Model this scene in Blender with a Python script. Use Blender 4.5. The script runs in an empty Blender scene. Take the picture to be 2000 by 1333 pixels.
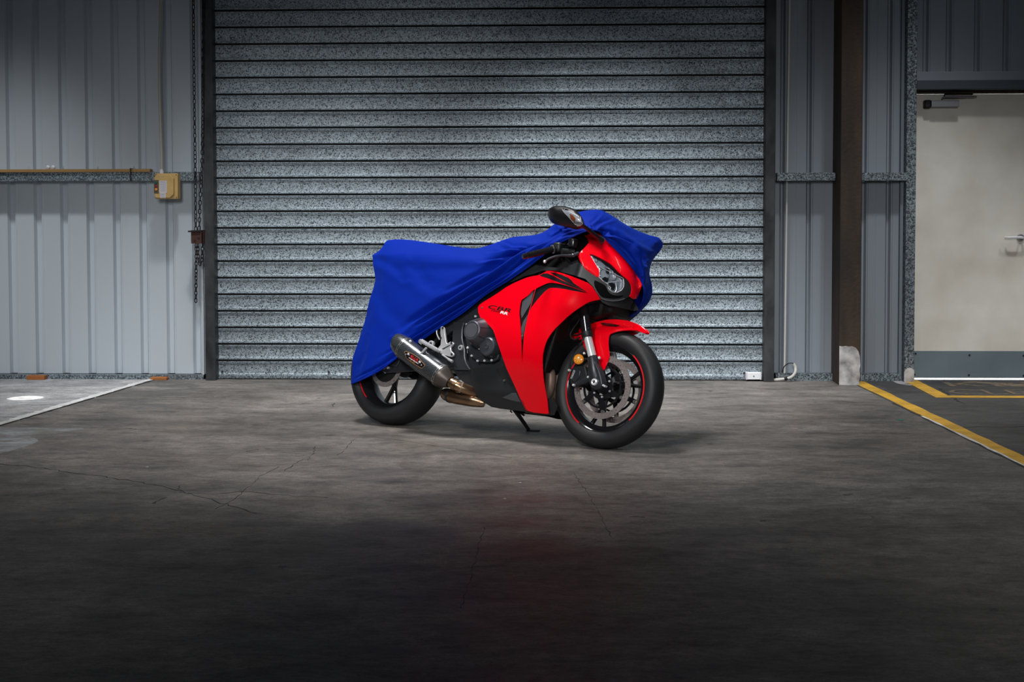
import bpy, bmesh, math, random
import numpy as np
from math import sin, cos, tan, atan, pi, radians, sqrt
from mathutils import Matrix, Vector
from mathutils.geometry import delaunay_2d_cdt
random.seed(7)
SC = bpy.context.scene
COL = SC.collection

# ------------------------------------------------------------------ camera
FOC = 2778.0
CAMH = 1.145
PRINC_Y = 548.5
def rotm(ax, a):
    c, s = cos(a), sin(a)
    return np.array({'x': [[1,0,0],[0,c,-s],[0,s,c]], 'y': [[c,0,s],[0,1,0],[-s,0,c]], 'z': [[c,-s,0],[s,c,0],[0,0,1]]}[ax], float)
RC = rotm('z', radians(2.2)) @ rotm('x', -atan(.0427)) @ rotm('y', radians(.1))   # columns right, forward, up
cd = bpy.data.cameras.new('camera'); cam = bpy.data.objects.new('camera', cd); COL.objects.link(cam)
mw = np.eye(4); mw[:3,0] = RC[:,0]; mw[:3,1] = RC[:,2]; mw[:3,2] = -RC[:,1]; mw[2,3] = CAMH
cam.matrix_world = Matrix(mw.tolist())
cd.sensor_width = 36.0; cd.lens = FOC/2000*36.0
cd.shift_y = -(666.5-PRINC_Y)/2000
cd.clip_start = .05; cd.clip_end = 100
SC.camera = cam

# ------------------------------------------------------------------ world, lamps, exposure
SC.view_settings.view_transform = 'Standard'; SC.view_settings.look = 'None'
SC.view_settings.gamma = 1; SC.view_settings.use_curve_mapping = False
SC.view_settings.exposure = 0.0
wd = bpy.data.worlds.new('world'); SC.world = wd; wd.use_nodes = True
bg = wd.node_tree.nodes['Background']
bg.inputs[0].default_value = (.62, .72, .85, 1); bg.inputs[1].default_value = .032

def lamp(kind, name, loc, target, energy, color, **kw):
    d = bpy.data.lights.new(name, kind); d.energy = energy; d.color = color
    for k, v in kw.items(): setattr(d, k, v)
    o = bpy.data.objects.new(name, d); COL.objects.link(o); o.location = loc
    v = Vector(target) - Vector(loc)
    o.rotation_euler = v.to_track_quat('-Z', 'Y').to_euler()
    return o
# a flood lamp high under the roof, above the machine; its cone fades towards the foreground and the wall top
lamp('SPOT', 'roof_flood', (-1.3, 7.4, 5.6), (-.72, 8.3, 0), 1350, (1.0, .985, .97), spot_size=radians(67), spot_blend=1.0, shadow_soft_size=.7)
# added wash spots near the back wall, throwing their light down its face
for lx, pw in ((-4.1, 520), (-1.9, 500), (.2, 1100), (2.4, 430), (4.3, 520)):
    lamp('SPOT', 'wall_wash', (lx, 7.9, 5.2), (lx, 9.6, 0), pw*1.08, (.97, .985, 1.0), spot_size=radians(43), spot_blend=1.0, shadow_soft_size=.16)
# two added fill spots behind the camera, pointed at the foot of the back wall
lamp('SPOT', 'rear_fill', (-1.0, -1.2, 2.7), (-2.5, 10.1, -.10), 1250, (.97, .985, 1.0), spot_size=radians(29), spot_blend=1.0, shadow_soft_size=.8)
lamp('SPOT', 'rear_fill', (.9, -1.2, 2.7), (2.0, 10.1, -.15), 1100, (.97, .985, 1.0), spot_size=radians(29), spot_blend=1.0, shadow_soft_size=.8)
# added fill spot to brighten the machine
lamp('SPOT', 'bike_fill', (-2.3, 2.2, 4.0), (-.25, 7.4, .55), 800, (1.0, .99, .97), spot_size=radians(30), spot_blend=1.0, shadow_soft_size=.5)
# slim tube lamp fixture on the right-hand side of the bay
lamp('AREA', 'tube_lamp', (3.2, 7.0, 5.0), (2.6, 6.8, 0), 15, (.97, .98, 1.0), shape='RECTANGLE', size=5.2, size_y=.035, spread=radians(90))
# narrow beam through a hole in the roof sheet
lamp('SPOT', 'roof_hole_beam', (-3.45, 8.6, 6.0), (-3.4926, 9.0212, 0), 2600, (1, .98, .95), spot_size=radians(2.3), spot_blend=.3, shadow_soft_size=.005)
# daylight outside the personnel door
lamp('AREA', 'outdoor_daylight', (3.3, 11.6, 1.8), (3.3, 11.0, 0), 520, (.95, .98, 1), shape='RECTANGLE', size=3, size_y=1.0)

# ------------------------------------------------------------------ survey helpers
CAMP = np.array([0, 0, CAMH])
def ray(px, py):
    return RC @ np.array([(px-1000)/FOC, 1, -(py-PRINC_Y)/FOC])
def onwall(px, py, Y):
    d = ray(px, py); return CAMP + d*(Y/d[1])
def onfloor(px, py, z=0):
    d = ray(px, py); return CAMP + d*((z-CAMH)/d[2])
# the motorcycle's own frame: x forward, y to its left, z up, origin below the rear axle
BO = np.array([-.988097, 7.882617, 0.0]); BM = rotm('z', -radians(34.57238)) @ rotm('x', -radians(13.56013))
STEER = radians(3.124); RAKE = radians(23.3); WB = 1.41; TRAIL = .096; RF = .300; RR = .311
def w2b(P): return (np.atleast_2d(P)-BO) @ BM
def steer(P, d=STEER):
    o = np.array([WB+TRAIL, 0, 0.]); a = np.array([-sin(RAKE), 0, cos(RAKE)])
    v = np.atleast_2d(P)-o; c, s = cos(d), sin(d)
    return o + v*c + np.cross(a, v)*s + np.outer(v@a, a)*(1-c)
def unsteer(P): return steer(P, -STEER)
BC = (CAMP-BO) @ BM
def bray(px, py): return ray(px, py) @ BM
def B(px, py, y):
    """point of the motorcycle seen at px,py and standing y to its left"""
    d = bray(px, py); return BC + d*((y-BC[1])/d[1])
def BL(pts): return [tuple(B(*p)) for p in pts]

# ------------------------------------------------------------------ mesh helpers
class MB:
    def __init__(s): s.v = []; s.f = []
    def add(s, V, F):
        n = len(s.v); s.v += [tuple(map(float, p)) for p in V]; s.f += [tuple(i+n for i in q) for q in F]; return s
    def map(s, fn):
        if s.v: s.v = [tuple(p) for p in fn(np.array(s.v))]
        return s
    def box(s, c, d, M=None):
        V = np.array([[x,y,z] for x in (-.5,.5) for y in (-.5,.5) for z in (-.5,.5)])*np.array(d)
        if M is not None: V = V @ np.array(M).T
        return s.add(V+np.array(c), [(0,1,3,2),(4,6,7,5),(0,4,5,1),(2,3,7,6),(0,2,6,4),(1,5,7,3)])
    def bb(s, a, b):
        a = np.array(a, float); b = np.array(b, float); return s.box((a+b)/2, np.abs(b-a))
    def tube(s, pts, r, n=10, caps=True, flat=None):
        P = [np.array(p, float) for p in pts]; rs = r if hasattr(r, '__len__') else [r]*len(P)
        V = []; up = None
        for i, p in enumerate(P):
            t = P[min(i+1, len(P)-1)]-P[max(i-1, 0)]; t = t/(np.linalg.norm(t)+1e-12)
            if up is None:
                up = np.array([0,0,1.]) if abs(t[2]) < .9 else np.array([1.,0,0])
            a = np.cross(t, up); a /= np.linalg.norm(a)+1e-12; b = np.cross(a, t); up = b
            for k in range(n):
                w = 2*pi*k/n; V.append(p + rs[i]*(cos(w)*a + sin(w)*b*(flat or 1)))
        F = [(i*n+k, i*n+(k+1)%n, (i+1)*n+(k+1)%n, (i+1)*n+k) for i in range(len(P)-1) for k in range(n)]
        if caps: F += [tuple(range(n))[::-1], tuple((len(P)-1)*n+k for k in range(n))]
        return s.add(V, F)
    def ring(s, pts, r, n=6):
        P = np.array(pts, float); m = len(P); V = []
        c = P.mean(0); nrm = np.cross(P[0]-c, P[m//4]-c); nrm /= np.linalg.norm(nrm)
        for i in range(m):
            t = P[(i+1) % m]-P[i-1]; t /= np.linalg.norm(t); a = np.cross(t, nrm)
            for k in range(n):
                w = 2*pi*k/n; V.append(P[i]+r*(cos(w)*a+sin(w)*nrm))
        F = [(i*n+k, i*n+(k+1)%n, ((i+1)%m)*n+(k+1)%n, ((i+1)%m)*n+k) for i in range(m) for k in range(n)]
        return s.add(V, F)
    def lathe(s, prof, o, ax, n=48, closed=False, a0=0, a1=2*pi):
        """prof: (radius, distance along axis)"""
        o = np.array(o, float); ax = np.array(ax, float); ax /= np.linalg.norm(ax)
        u = np.cross(ax, [0,0,1.]) if abs(ax[2]) < .9 else np.cross(ax, [1.,0,0]); u /= np.linalg.norm(u); w = np.cross(ax, u)
        full = abs(a1-a0-2*pi) < 1e-6; m = n if full else n+1
        V = [o + h*ax + r*(cos(a0+(a1-a0)*k/n)*u + sin(a0+(a1-a0)*k/n)*w) for r, h in prof for k in range(m)]
        L = len(prof); F = []
        for i in range(L if closed else L-1):
            for k in range(n):
                k2 = (k+1) % m; j = (i+1) % L
                F.append((i*m+k, i*m+k2, j*m+k2, j*m+k))
        return s.add(V, F)
    def prism(s, pts, d):
        """closed outline of 3D points pushed along d"""
        n = len(pts); P = np.array(pts, float); Q = P+np.array(d, float)
        return s.add(np.vstack([P, Q]), [tuple(range(n)), tuple(range(n, 2*n))[::-1]] + [(i, i+n, (i+1)%n+n, (i+1)%n) for i in range(n)])

def tag(o, label=None, cat=None, group=None, kind=None):
    if label: o['label'] = label
    if cat: o['category'] = cat
    if group: o['group'] = group
    if kind: o['kind'] = kind
    return o
def finish(me, mat, smooth=True, ang=35, uv=None):
    me.materials.append(mat)
    if smooth:
        me.shade_smooth(); me.set_sharp_from_angle(angle=radians(ang))
def obj(name, mb, mat, parent=None, smooth=True, bevel=0, ang=35, solid=0, bseg=2):
    me = bpy.data.meshes.new(name); me.from_pydata(mb.v, [], mb.f)
    bm = bmesh.new(); bm.from_mesh(me); bmesh.ops.recalc_face_normals(bm, faces=bm.faces)
    bm.to_mesh(me); bm.free(); me.update()
    finish(me, mat, smooth, ang)
    o = bpy.data.objects.new(name, me); COL.objects.link(o)
    if parent: o.parent = parent
    if solid:
        m = o.modifiers.new('solid', 'SOLIDIFY'); m.thickness = solid; m.offset = 0
    if bevel:
        m = o.modifiers.new('bevel', 'BEVEL'); m.width = bevel; m.segments = bseg; m.limit_method = 'ANGLE'; m.angle_limit = radians(40); m.harden_normals = False
    return o
def empty(name, loc=(0,0,0), parent=None):
    o = bpy.data.objects.new(name, None); COL.objects.link(o); o.location = loc; o.empty_display_size = .2
    if parent: o.parent = parent
    return o
def dup(o, loc, parent=None):
    c = o.copy(); COL.objects.link(c); c.location = loc; c.parent = parent or o.parent; return c

def inpoly(P, poly):
    P = np.atleast_2d(P); x, y = P[:,0], P[:,1]; q = np.array(poly); n = len(q); r = np.zeros(len(P), bool)
    for i in range(n):
        x1, y1 = q[i]; x2, y2 = q[i-1]
        c = ((y1 > y) != (y2 > y)); t = (x2-x1)*(y-y1)/((y2-y1) if y2 != y1 else 1e-12)+x1
        r ^= c & (x < t)
    return r
def polydist(P, poly, closed=True):
    P = np.atleast_2d(P); q = np.array(poly, float); D = np.full(len(P), 1e9)
    for i in range(0 if closed else 1, len(q)):
        a, b = q[i-1], q[i]; d = b-a; L = d@d+1e-12
        t = np.clip(((P-a)@d)/L, 0, 1); D = np.minimum(D, np.linalg.norm(P-(a+t[:,None]*d), axis=1))
    return D
def smooth_outline(pts, k=4, keep=()):
    """Catmull-Rom through the points of a closed outline"""
    P = np.array(pts, float); n = len(P); out = []
    for i in range(n):
        p0, p1, p2, p3 = P[i-1], P[i], P[(i+1)%n], P[(i+2)%n]
        for j in range(k):
            t = j/k
            out.append(.5*((2*p1)+(-p0+p2)*t+(2*p0-5*p1+4*p2-p3)*t*t+(-p0+3*p1-3*p2+p3)*t**3))
    return [tuple(p) for p in out]
def curve(pts, k=6):
    P = np.array(pts, float); n = len(P); out = []
    for i in range(n-1):
        p0 = P[max(i-1,0)]; p1 = P[i]; p2 = P[i+1]; p3 = P[min(i+2,n-1)]
        for j in range(k):
            t = j/k; out.append(.5*((2*p1)+(-p0+p2)*t+(2*p0-5*p1+4*p2-p3)*t*t+(-p0+3*p1-3*p2+p3)*t**3))
    out.append(P[-1]); return out
def march(px, py, g, y0=-.52, y1=.40, n=300):
    """first point of the sight line inside the solid g<0 (motorcycle frame)"""
    px = np.atleast_1d(px).astype(float); py = np.atleast_1d(py).astype(float)
    D = np.stack([(px-1000)/FOC, np.ones_like(px), -(py-PRINC_Y)/FOC], 1) @ RC.T @ BM
    ys = np.linspace(y0, y1, n)
    S = (ys[None,:]-BC[1])/D[:,1:2]
    P = BC + S[:,:,None]*D[:,None,:]
    G = g(P.reshape(-1,3)).reshape(len(px), n)
    ins = G < 0; hit = ins.any(1); i = np.where(hit, ins.argmax(1), G.argmin(1)); i = np.maximum(i, 1)
    r = np.arange(len(px)); g1 = G[r,i]; g0 = G[r,i-1]
    a = P[r,i-1].copy(); b = P[r,i].copy(); ok = (hit & (g0 > 0))[:,None]; a = np.where(ok, a, b)
    for _ in range(14):
        m = (a+b)/2; inside = (g(m) < 0)[:,None]; b = np.where(inside & ok, m, b); a = np.where(~inside & ok, m, a)
    # sight lines that only graze the surface: take the closest point smoothly
    lo = P[r,np.maximum(i-1,0)].copy(); hi = P[r,np.minimum(i+1,n-1)].copy()
    for _ in range(22):
        m1 = lo+(hi-lo)/3; m2 = hi-(hi-lo)/3; c = (g(m1) < g(m2))[:,None]; hi = np.where(c, m2, hi); lo = np.where(c, lo, m1)
    return np.where(hit[:,None], (a+b)/2, (lo+hi)/2)
def panel(name, outline, g, mat, parent, push=(0,.004,0), holes=(), grid=6, smooth=True, height=None, y0=-.52, ang=50):
    """shell whose outline, seen in the photo, lies on the surface g=0; push gives its thickness"""
    loops = [list(outline)]+[list(h) for h in holes]
    V = []; E = []
    for L in loops:
        n0 = len(V); LL = []
        for i in range(len(L)):
            a = np.array(L[i]); b = np.array(L[(i+1) % len(L)]); m = max(1, int(np.linalg.norm(b-a)/grid))
            LL += [tuple(a+(b-a)*j/m) for j in range(m)]
        V += LL; E += [(n0+i, n0+(i+1) % len(LL)) for i in range(len(LL))]
    q = np.array(V); lo = q.min(0); hi = q.max(0)
    gx, gy = np.meshgrid(np.arange(lo[0], hi[0], grid), np.arange(lo[1], hi[1], grid)); G = np.stack([gx.ravel(), gy.ravel()], 1)
    G[:,0] += (np.round((G[:,1]-lo[1])/grid) % 2)*grid/2
    ok = inpoly(G, outline)
    for L in loops[1:]: ok &= ~inpoly(G, L)
    for L in loops: ok &= polydist(G, L) > grid*.45
    V += [tuple(p) for p in G[ok]]
    vo, _, fo, _, _, _ = delaunay_2d_cdt([Vector(v) for v in V], E, [], 0, 1e-4)
    vo = np.array([tuple(v) for v in vo]); cen = np.array([vo[list(f)].mean(0) for f in fo])
    ok = inpoly(cen, outline)
    for L in loops[1:]: ok &= ~inpoly(cen, L)
    fo = [tuple(f) for f, k in zip(fo, ok) if k]
    P = march(vo[:,0], vo[:,1], g, y0=y0)
    if height is not None: P = P + height(vo)
    Q = P + np.array(push); n = len(P)
    cnt = {}
    for f in fo:
        for i in range(3):
            e = (f[i], f[(i+1)%3]); cnt[tuple(sorted(e))] = cnt.get(tuple(sorted(e)), [])+[e]
    F = fo + [tuple(i+n for i in f[::-1]) for f in fo] + [(e[0][1], e[0][0], e[0][0]+n, e[0][1]+n) for e in cnt.values() if len(e) == 1]
    mb = MB().add(np.vstack([P, Q]), F)
    return obj(name, mb, mat, parent, smooth=smooth, ang=ang)
def rbf(ctrl, val, smooth=1e-4):
    C = np.array(ctrl, float); v = np.array(val, float); n, d = C.shape
    def k(A): r = np.linalg.norm(A[:,None,:]-C[None], axis=2); return r**3
    K = np.zeros((n+d+1, n+d+1)); K[:n,:n] = k(C)+smooth*np.eye(n); K[:n,n] = 1; K[:n,n+1:] = C; K[n,:n] = 1; K[n+1:,:n] = C.T
    w = np.linalg.solve(K, np.concatenate([v, np.zeros(d+1)]))
    return lambda X: k(X)@w[:n] + w[n] + X@w[n+1:]
def text_mesh(s, font_scale=1.0, space=1.0, bold=0.0):
    cu = bpy.data.curves.new('t', 'FONT'); cu.body = s; cu.size = 1; cu.space_character = space; cu.resolution_u = 3; cu.offset = bold
    o = bpy.data.objects.new('t', cu); COL.objects.link(o)
    dg = bpy.context.evaluated_depsgraph_get(); dg.update()
    me = o.evaluated_get(dg).to_mesh(); V = np.array([tuple(v.co) for v in me.vertices]) if len(me.vertices) else np.zeros((0,3)); F = [tuple(p.vertices) for p in me.polygons]
    o.to_mesh_clear; bpy.data.objects.remove(o); bpy.data.curves.remove(cu)
    return V, F
def surf_text(name, s, org, u, v, g, mat, parent, lift=.0012, y0=-.52, bold=.035):
    V, F = text_mesh(s, bold=bold)
    if not len(V): return None
    W = V[:,0].max()-V[:,0].min(); X = (V[:,0]-V[:,0].min())/W; Hh = V[:,1]/.7
    px = org[0]+X*u[0]+Hh*v[0]; py = org[1]+X*u[1]+Hh*v[1]
    P = march(px, py, lambda p: g(p)-lift, y0=y0)
    return obj(name, MB().add(P, F), mat, parent, smooth=False)

# ------------------------------------------------------------------ materials
def M(name, color, rough=.5, metal=0.0, coat=0, spec=.5, bump=None, var=None, trans=0, emit=None, alpha=None, ior=1.45, sheen=0):
    m = bpy.data.materials.new(name); m.use_nodes = True; nt = m.node_tree; b = nt.nodes['Principled BSDF']
    c = tuple(color)+(1,) if len(color) == 3 else color
    b.inputs['Base Color'].default_value = c; b.inputs['Roughness'].default_value = rough; b.inputs['Metallic'].default_value = metal
    b.inputs['Coat Weight'].default_value = coat; b.inputs['Coat Roughness'].default_value = .03; b.inputs['Specular IOR Level'].default_value = spec
    b.inputs['Transmission Weight'].default_value = trans; b.inputs['IOR'].default_value = ior; b.inputs['Sheen Weight'].default_value = sheen
    if emit: b.inputs['Emission Color'].default_value = tuple(emit[0])+(1,); b.inputs['Emission Strength'].default_value = emit[1]
    N = nt.nodes; L = nt.links
    tc = N.new('ShaderNodeTexCoord')
    if var:   # (scale, amount, second colour[, stretch])
        mp = N.new('ShaderNodeMapping'); L.new(tc.outputs['Object'], mp.inputs[0])
        if len(var) > 3: mp.inputs['Scale'].default_value = var[3]
        nz = N.new('ShaderNodeTexNoise'); nz.inputs['Scale'].default_value = var[0]; nz.inputs['Detail'].default_value = 6; L.new(mp.outputs[0], nz.inputs['Vector'])
        cr = N.new('ShaderNodeValToRGB'); cr.color_ramp.elements[0].position = .5-.22/max(var[1], .2)*.8; cr.color_ramp.elements[1].position = .5+.22
        cr.color_ramp.elements[0].color = c; cr.color_ramp.elements[1].color = tuple(var[2])+(1,)
        L.new(nz.outputs['Fac'], cr.inputs[0])
        mx = N.new('ShaderNodeMixRGB'); mx.inputs[0].default_value = var[1]; mx.inputs[1].default_value = c; L.new(cr.outputs[0], mx.inputs[2]); L.new(mx.outputs[0], b.inputs['Base Color'])
    if bump:  # (scale, strength)
        nb = N.new('ShaderNodeTexNoise'); nb.inputs['Scale'].default_value = bump[0]; nb.inputs['Detail'].default_value = 4; L.new(tc.outputs['Object'], nb.inputs['Vector'])
        bp = N.new('ShaderNodeBump'); bp.inputs['Strength'].default_value = bump[1]; bp.inputs['Distance'].default_value = .01; L.new(nb.outputs['Fac'], bp.inputs['Height']); L.new(bp.outputs[0], b.inputs['Normal'])
    return m
def ramp(N, L, src, stops, interp='LINEAR'):
    cr = N.new('ShaderNodeValToRGB'); e = cr.color_ramp.elements; cr.color_ramp.interpolation = interp
    while len(e) < len(stops): e.new(.5)
    for k, (p, c) in enumerate(stops): e[k].position = p; e[k].color = tuple(c)+(1,) if hasattr(c, '__len__') else (c, c, c, 1)
    L.new(src, cr.inputs[0]); return cr.outputs[0]
def mix(N, L, fac, a, b, mode='MIX'):
    mx = N.new('ShaderNodeMixRGB'); mx.blend_type = mode
    for i, v in ((0, fac), (1, a), (2, b)):
        if hasattr(v, 'is_linked'): L.new(v, mx.inputs[i])
        elif hasattr(v, '__len__'): mx.inputs[i].default_value = tuple(v)+(1,)
        else: mx.inputs[i].default_value = v
    return mx.outputs[0]
def noise(N, L, vec, scale, detail=5, rough=.55, stretch=None, kind='ShaderNodeTexNoise'):
    if stretch:
        mp = N.new('ShaderNodeMapping'); mp.inputs['Scale'].default_value = stretch; L.new(vec, mp.inputs[0]); vec = mp.outputs[0]
    n = N.new(kind); n.inputs['Scale'].default_value = scale; L.new(vec, n.inputs['Vector'])
    if kind == 'ShaderNodeTexNoise': n.inputs['Detail'].default_value = detail; n.inputs['Roughness'].default_value = rough
    return n

def galvanised(name, light, dark, scale=55, rough=.42, metal=.55, grime=(.02,.02,.02), blotch=.5, contrast=(.36,.58)):
    m = bpy.data.materials.new(name); m.use_nodes = True; nt = m.node_tree; N = nt.nodes; L = nt.links; b = N['Principled BSDF']
    g = N.new('ShaderNodeNewGeometry'); P = g.outputs['Position']
    v = noise(N, L, P, scale, kind='ShaderNodeTexVoronoi')
    n1 = noise(N, L, P, scale*1.5, 6, .75)
    sp = ramp(N, L, n1.outputs['Fac'], [(contrast[0], 0.), (contrast[1], 1.)])
    sep = N.new('ShaderNodeSeparateColor'); L.new(v.outputs['Color'], sep.inputs[0])
    cell = ramp(N, L, sep.outputs[0], [(0., .55), (1., 1.)])
    base = mix(N, L, sp, dark, light)
    base = mix(N, L, .75, base, cell, 'MULTIPLY')
    n2 = noise(N, L, P, 1.3, 5, .6)
    gr = ramp(N, L, n2.outputs['Fac'], [(.42, 0.), (.72, blotch)])
    base = mix(N, L, gr, base, grime)
    L.new(base, b.inputs['Base Color']); b.inputs['Metallic'].default_value = metal
    rg = ramp(N, L, sep.outputs[1], [(0., rough-.1), (1., rough+.15)]); L.new(rg, b.inputs['Roughness'])
    bp = N.new('ShaderNodeBump'); bp.inputs['Strength'].default_value = .35; bp.inputs['Distance'].default_value = .002; L.new(n1.outputs['Fac'], bp.inputs['Height']); L.new(bp.outputs[0], b.inputs['Normal'])
    return m

mat = {}
mat['slat'] = galvanised('slat', (.45,.53,.585), (.02,.032,.04), 78, .46, .45, (.05,.055,.06), .3, (.43,.50))
mat['galv'] = galvanised('galv', (.44,.52,.57), (.06,.085,.10), 60, .5, .4, (.05,.05,.05), .4, (.44,.58))
mat['galv_dark'] = galvanised('galv_dark', (.38,.45,.49), (.035,.045,.055), 60, .5, .4, contrast=(.44,.57))
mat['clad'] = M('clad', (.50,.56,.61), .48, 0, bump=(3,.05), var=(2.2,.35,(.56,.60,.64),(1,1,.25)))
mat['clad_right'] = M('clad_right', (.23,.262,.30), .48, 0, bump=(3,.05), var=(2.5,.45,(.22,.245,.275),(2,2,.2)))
mat['flashing'] = M('flashing', (.16,.19,.22), .5, .1)
mat['jamb'] = M('jamb', (.06,.063,.068), .5, .2, var=(9,.95,(.010,.010,.012),(1,1,.5)), bump=(30,.15))
mat['column'] = M('column', (.022,.017,.014), .7, .1, var=(4.5,.95,(.075,.046,.028),(1.5,1.5,.35)), bump=(40,.3))
mat['column_white'] = M('column_white', (.66,.65,.64), .75, 0, var=(13,.95,(.16,.15,.16)), bump=(30,.3))
mat['lintel'] = M('lintel', (.055,.07,.085), .5, .2)
mat['timber'] = M('timber', (.42,.25,.09), .75, 0, var=(6,.7,(.25,.14,.05),(.3,4,4)))
mat['orange_block'] = M('orange_block', (.40,.14,.04), .75, 0, var=(20,.6,(.35,.12,.03)))
mat['chain'] = M('chain', (.016,.018,.024), .5, .5, var=(30,.5,(.04,.024,.02)))
mat['rust_box'] = M('rust_box', (.09,.035,.028), .75, .2, var=(30,.7,(.04,.018,.015)))
mat['box_yellow'] = M('box_yellow', (.62,.42,.16), .55, 0, var=(18,.6,(.42,.26,.09)))
mat['box_dark'] = M('box_dark', (.10,.09,.07), .5)
mat['white'] = M('white', (.75,.76,.78), .5)
mat['label'] = M('label', (.62,.60,.64), .6)
mat['ink'] = M('ink', (.16,.16,.26), .6)
mat['btn_green'] = M('btn_green', (.02,.09,.07), .35); mat['btn_red'] = M('btn_red', (.28,.02,.03), .35); mat['btn_orange'] = M('btn_orange', (.80,.28,.04), .35)
mat['conduit'] = M('conduit', (.42,.39,.33), .55); mat['conduit_w'] = M('conduit_w', (.55,.54,.50), .5)
mat['door_paint'] = M('door_paint', (.80,.78,.71), .55, 0, var=(3.2,.75,(.56,.51,.43)), bump=(5,.04))
mat['kick'] = M('kick', (.20,.26,.29), .5, .3, var=(3,.7,(.13,.165,.185)))
mat['closer'] = M('closer', (.34,.35,.38), .35, .7)
mat['black'] = M('black', (.006,.006,.007), .55)
mat['duct_shade'] = M('duct_shade', (.002,.002,.002), .8, spec=.1)  # near-black, carries the shade inside the duct opening
mat['black_satin'] = M('black_satin', (.008,.008,.010), .4)
mat['black_gloss'] = M('black_gloss', (.012,.012,.014), .18, coat=.5)
mat['plastic'] = M('plastic', (.017,.018,.020), .42, bump=(400,.05))
mat['plastic_grey'] = M('plastic_grey', (.075,.078,.09), .4)
mat['rubber'] = M('rubber', (.016,.017,.019), .52, bump=(60,.05), var=(10,.4,(.024,.024,.027)))
mat['red'] = M('red', (.98,.0,.010), .3, coat=.55, spec=.15)
mat['red_tape'] = M('red_tape', (.75,.008,.015), .35)
mat['chrome'] = M('chrome', (.96,.96,1.0), .2, .35)
mat['alu'] = M('alu', (.66,.66,.68), .34, .55, bump=(150,.06))
mat['steel'] = M('steel', (.52,.50,.48), .28, .9)
mat['rotor'] = M('rotor', (.66,.57,.55), .30, .75, var=(90,.4,(.38,.32,.30)))
mat['dark_metal'] = M('dark_metal', (.055,.058,.068), .36, .6)
mat['case'] = M('case', (.085,.09,.108), .36, .5, bump=(200,.05))
mat['titan'] = M('titan', (.42,.27,.15), .26, .95, var=(14,.8,(.20,.12,.09)))
mat['header'] = M('header', (.36,.26,.20), .45, .4, var=(12,.5,(.14,.10,.09)))
mat['orange_lens'] = M('orange_lens', (.95,.32,.02), .2, coat=.6, emit=((1,.35,.02),.0))
def clear_mat(name):
    m = bpy.data.materials.new(name); m.use_nodes = True; nt = m.node_tree; N = nt.nodes; L = nt.links
    t = N.new('ShaderNodeBsdfTransparent'); t.inputs[0].default_value = (.93,.94,.96,1); g = N.new('ShaderNodeBsdfGlossy'); g.inputs['Roughness'].default_value = .04
    f = N.new('ShaderNodeFresnel'); f.inputs[0].default_value = 1.45; mx = N.new('ShaderNodeMixShader'); L.new(f.outputs[0], mx.inputs[0]); L.new(t.outputs[0], mx.inputs[1]); L.new(g.outputs[0], mx.inputs[2]); L.new(mx.outputs[0], N['Material Output'].inputs[0]); return m
mat['glass'] = clear_mat('clear_lens')
mat['reflector'] = M('reflector', (.85,.88,.92), .2, .5, var=(110,.55,(.12,.13,.16)), bump=(120,.6))  # light and dark speckle in the colour stands in for facet sparkle
mat['lamp_grey'] = M('lamp_grey', (.50,.54,.58), .35, .3)
mat['cloth_in'] = M('cloth_in', (.0,.02,.15), .8)
mat['lip'] = M('lip', (.9,.9,.95), .25, .2)  # near-white, painted highlight for the lens edges
mat['decal_black'] = M('decal_black', (.012,.010,.012), .3)
mat['decal_white'] = M('decal_white', (.85,.85,.85), .35)
mat['decal_dkred'] = M('decal_dkred', (.18,.004,.01), .35)
mat['decal_red'] = M('decal_red', (.9,.03,.03), .4)
mat['decal_gold'] = M('decal_gold', (.5,.25,.08), .4)
mat['teal'] = M('teal', (.0,.16,.14), .5)
mat['outside'] = M('outside', (.8,.8,.8), .8)

def cloth_mat():
    m = M('cover_fabric', (.0,.0175,.29), .7, spec=.12, sheen=.12); nt = m.node_tree; N = nt.nodes; L = nt.links; b = N['Principled BSDF']
    b.inputs['Sheen Tint'].default_value = (.1,.3,1,1); b.inputs['Sheen Roughness'].default_value = .4
    tc = N.new('ShaderNodeTexCoord'); n = noise(N, L, tc.outputs['Object'], 900, 2); n2 = noise(N, L, tc.outputs['Object'], 5, 3)
    bp = N.new('ShaderNodeBump'); bp.inputs['Strength'].default_value = .15; bp.inputs['Distance'].default_value = .001; L.new(n.outputs['Fac'], bp.inputs['Height'])
    bp2 = N.new('ShaderNodeBump'); bp2.inputs['Strength'].default_value = .25; bp2.inputs['Distance'].default_value = .02; L.new(n2.outputs['Fac'], bp2.inputs['Height']); L.new(bp.outputs[0], bp2.inputs['Normal'])
    L.new(bp2.outputs[0], b.inputs['Normal']); return m
mat['cover'] = cloth_mat()
def carbon_mat():
    m = M('carbon', (.03,.03,.035), .3, coat=.8, spec=.6); nt = m.node_tree; N = nt.nodes; L = nt.links; b = N['Principled BSDF']
    tc = N.new('ShaderNodeTexCoord'); mp = N.new('ShaderNodeMapping'); L.new(tc.outputs['Object'], mp.inputs[0]); mp.inputs['Rotation'].default_value = (0, radians(14), 0)
    w = N.new('ShaderNodeTexWave'); w.bands_direction = 'Z'; w.inputs['Scale'].default_value = 48; w.inputs['Distortion'].default_value = 1.6; w.inputs['Detail'].default_value = 2; w.inputs['Detail Scale'].default_value = 5; L.new(mp.outputs[0], w.inputs['Vector'])
    c = ramp(N, L, w.outputs['Fac'], [(.35, (.006,.007,.009)), (.75, (.13,.145,.16))]); L.new(c, b.inputs['Base Color']); b.inputs['Metallic'].default_value = .5
    return m
mat['carbon'] = carbon_mat()
mat['cap'] = M('cap', (.10,.085,.075), .4, .6)

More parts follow.
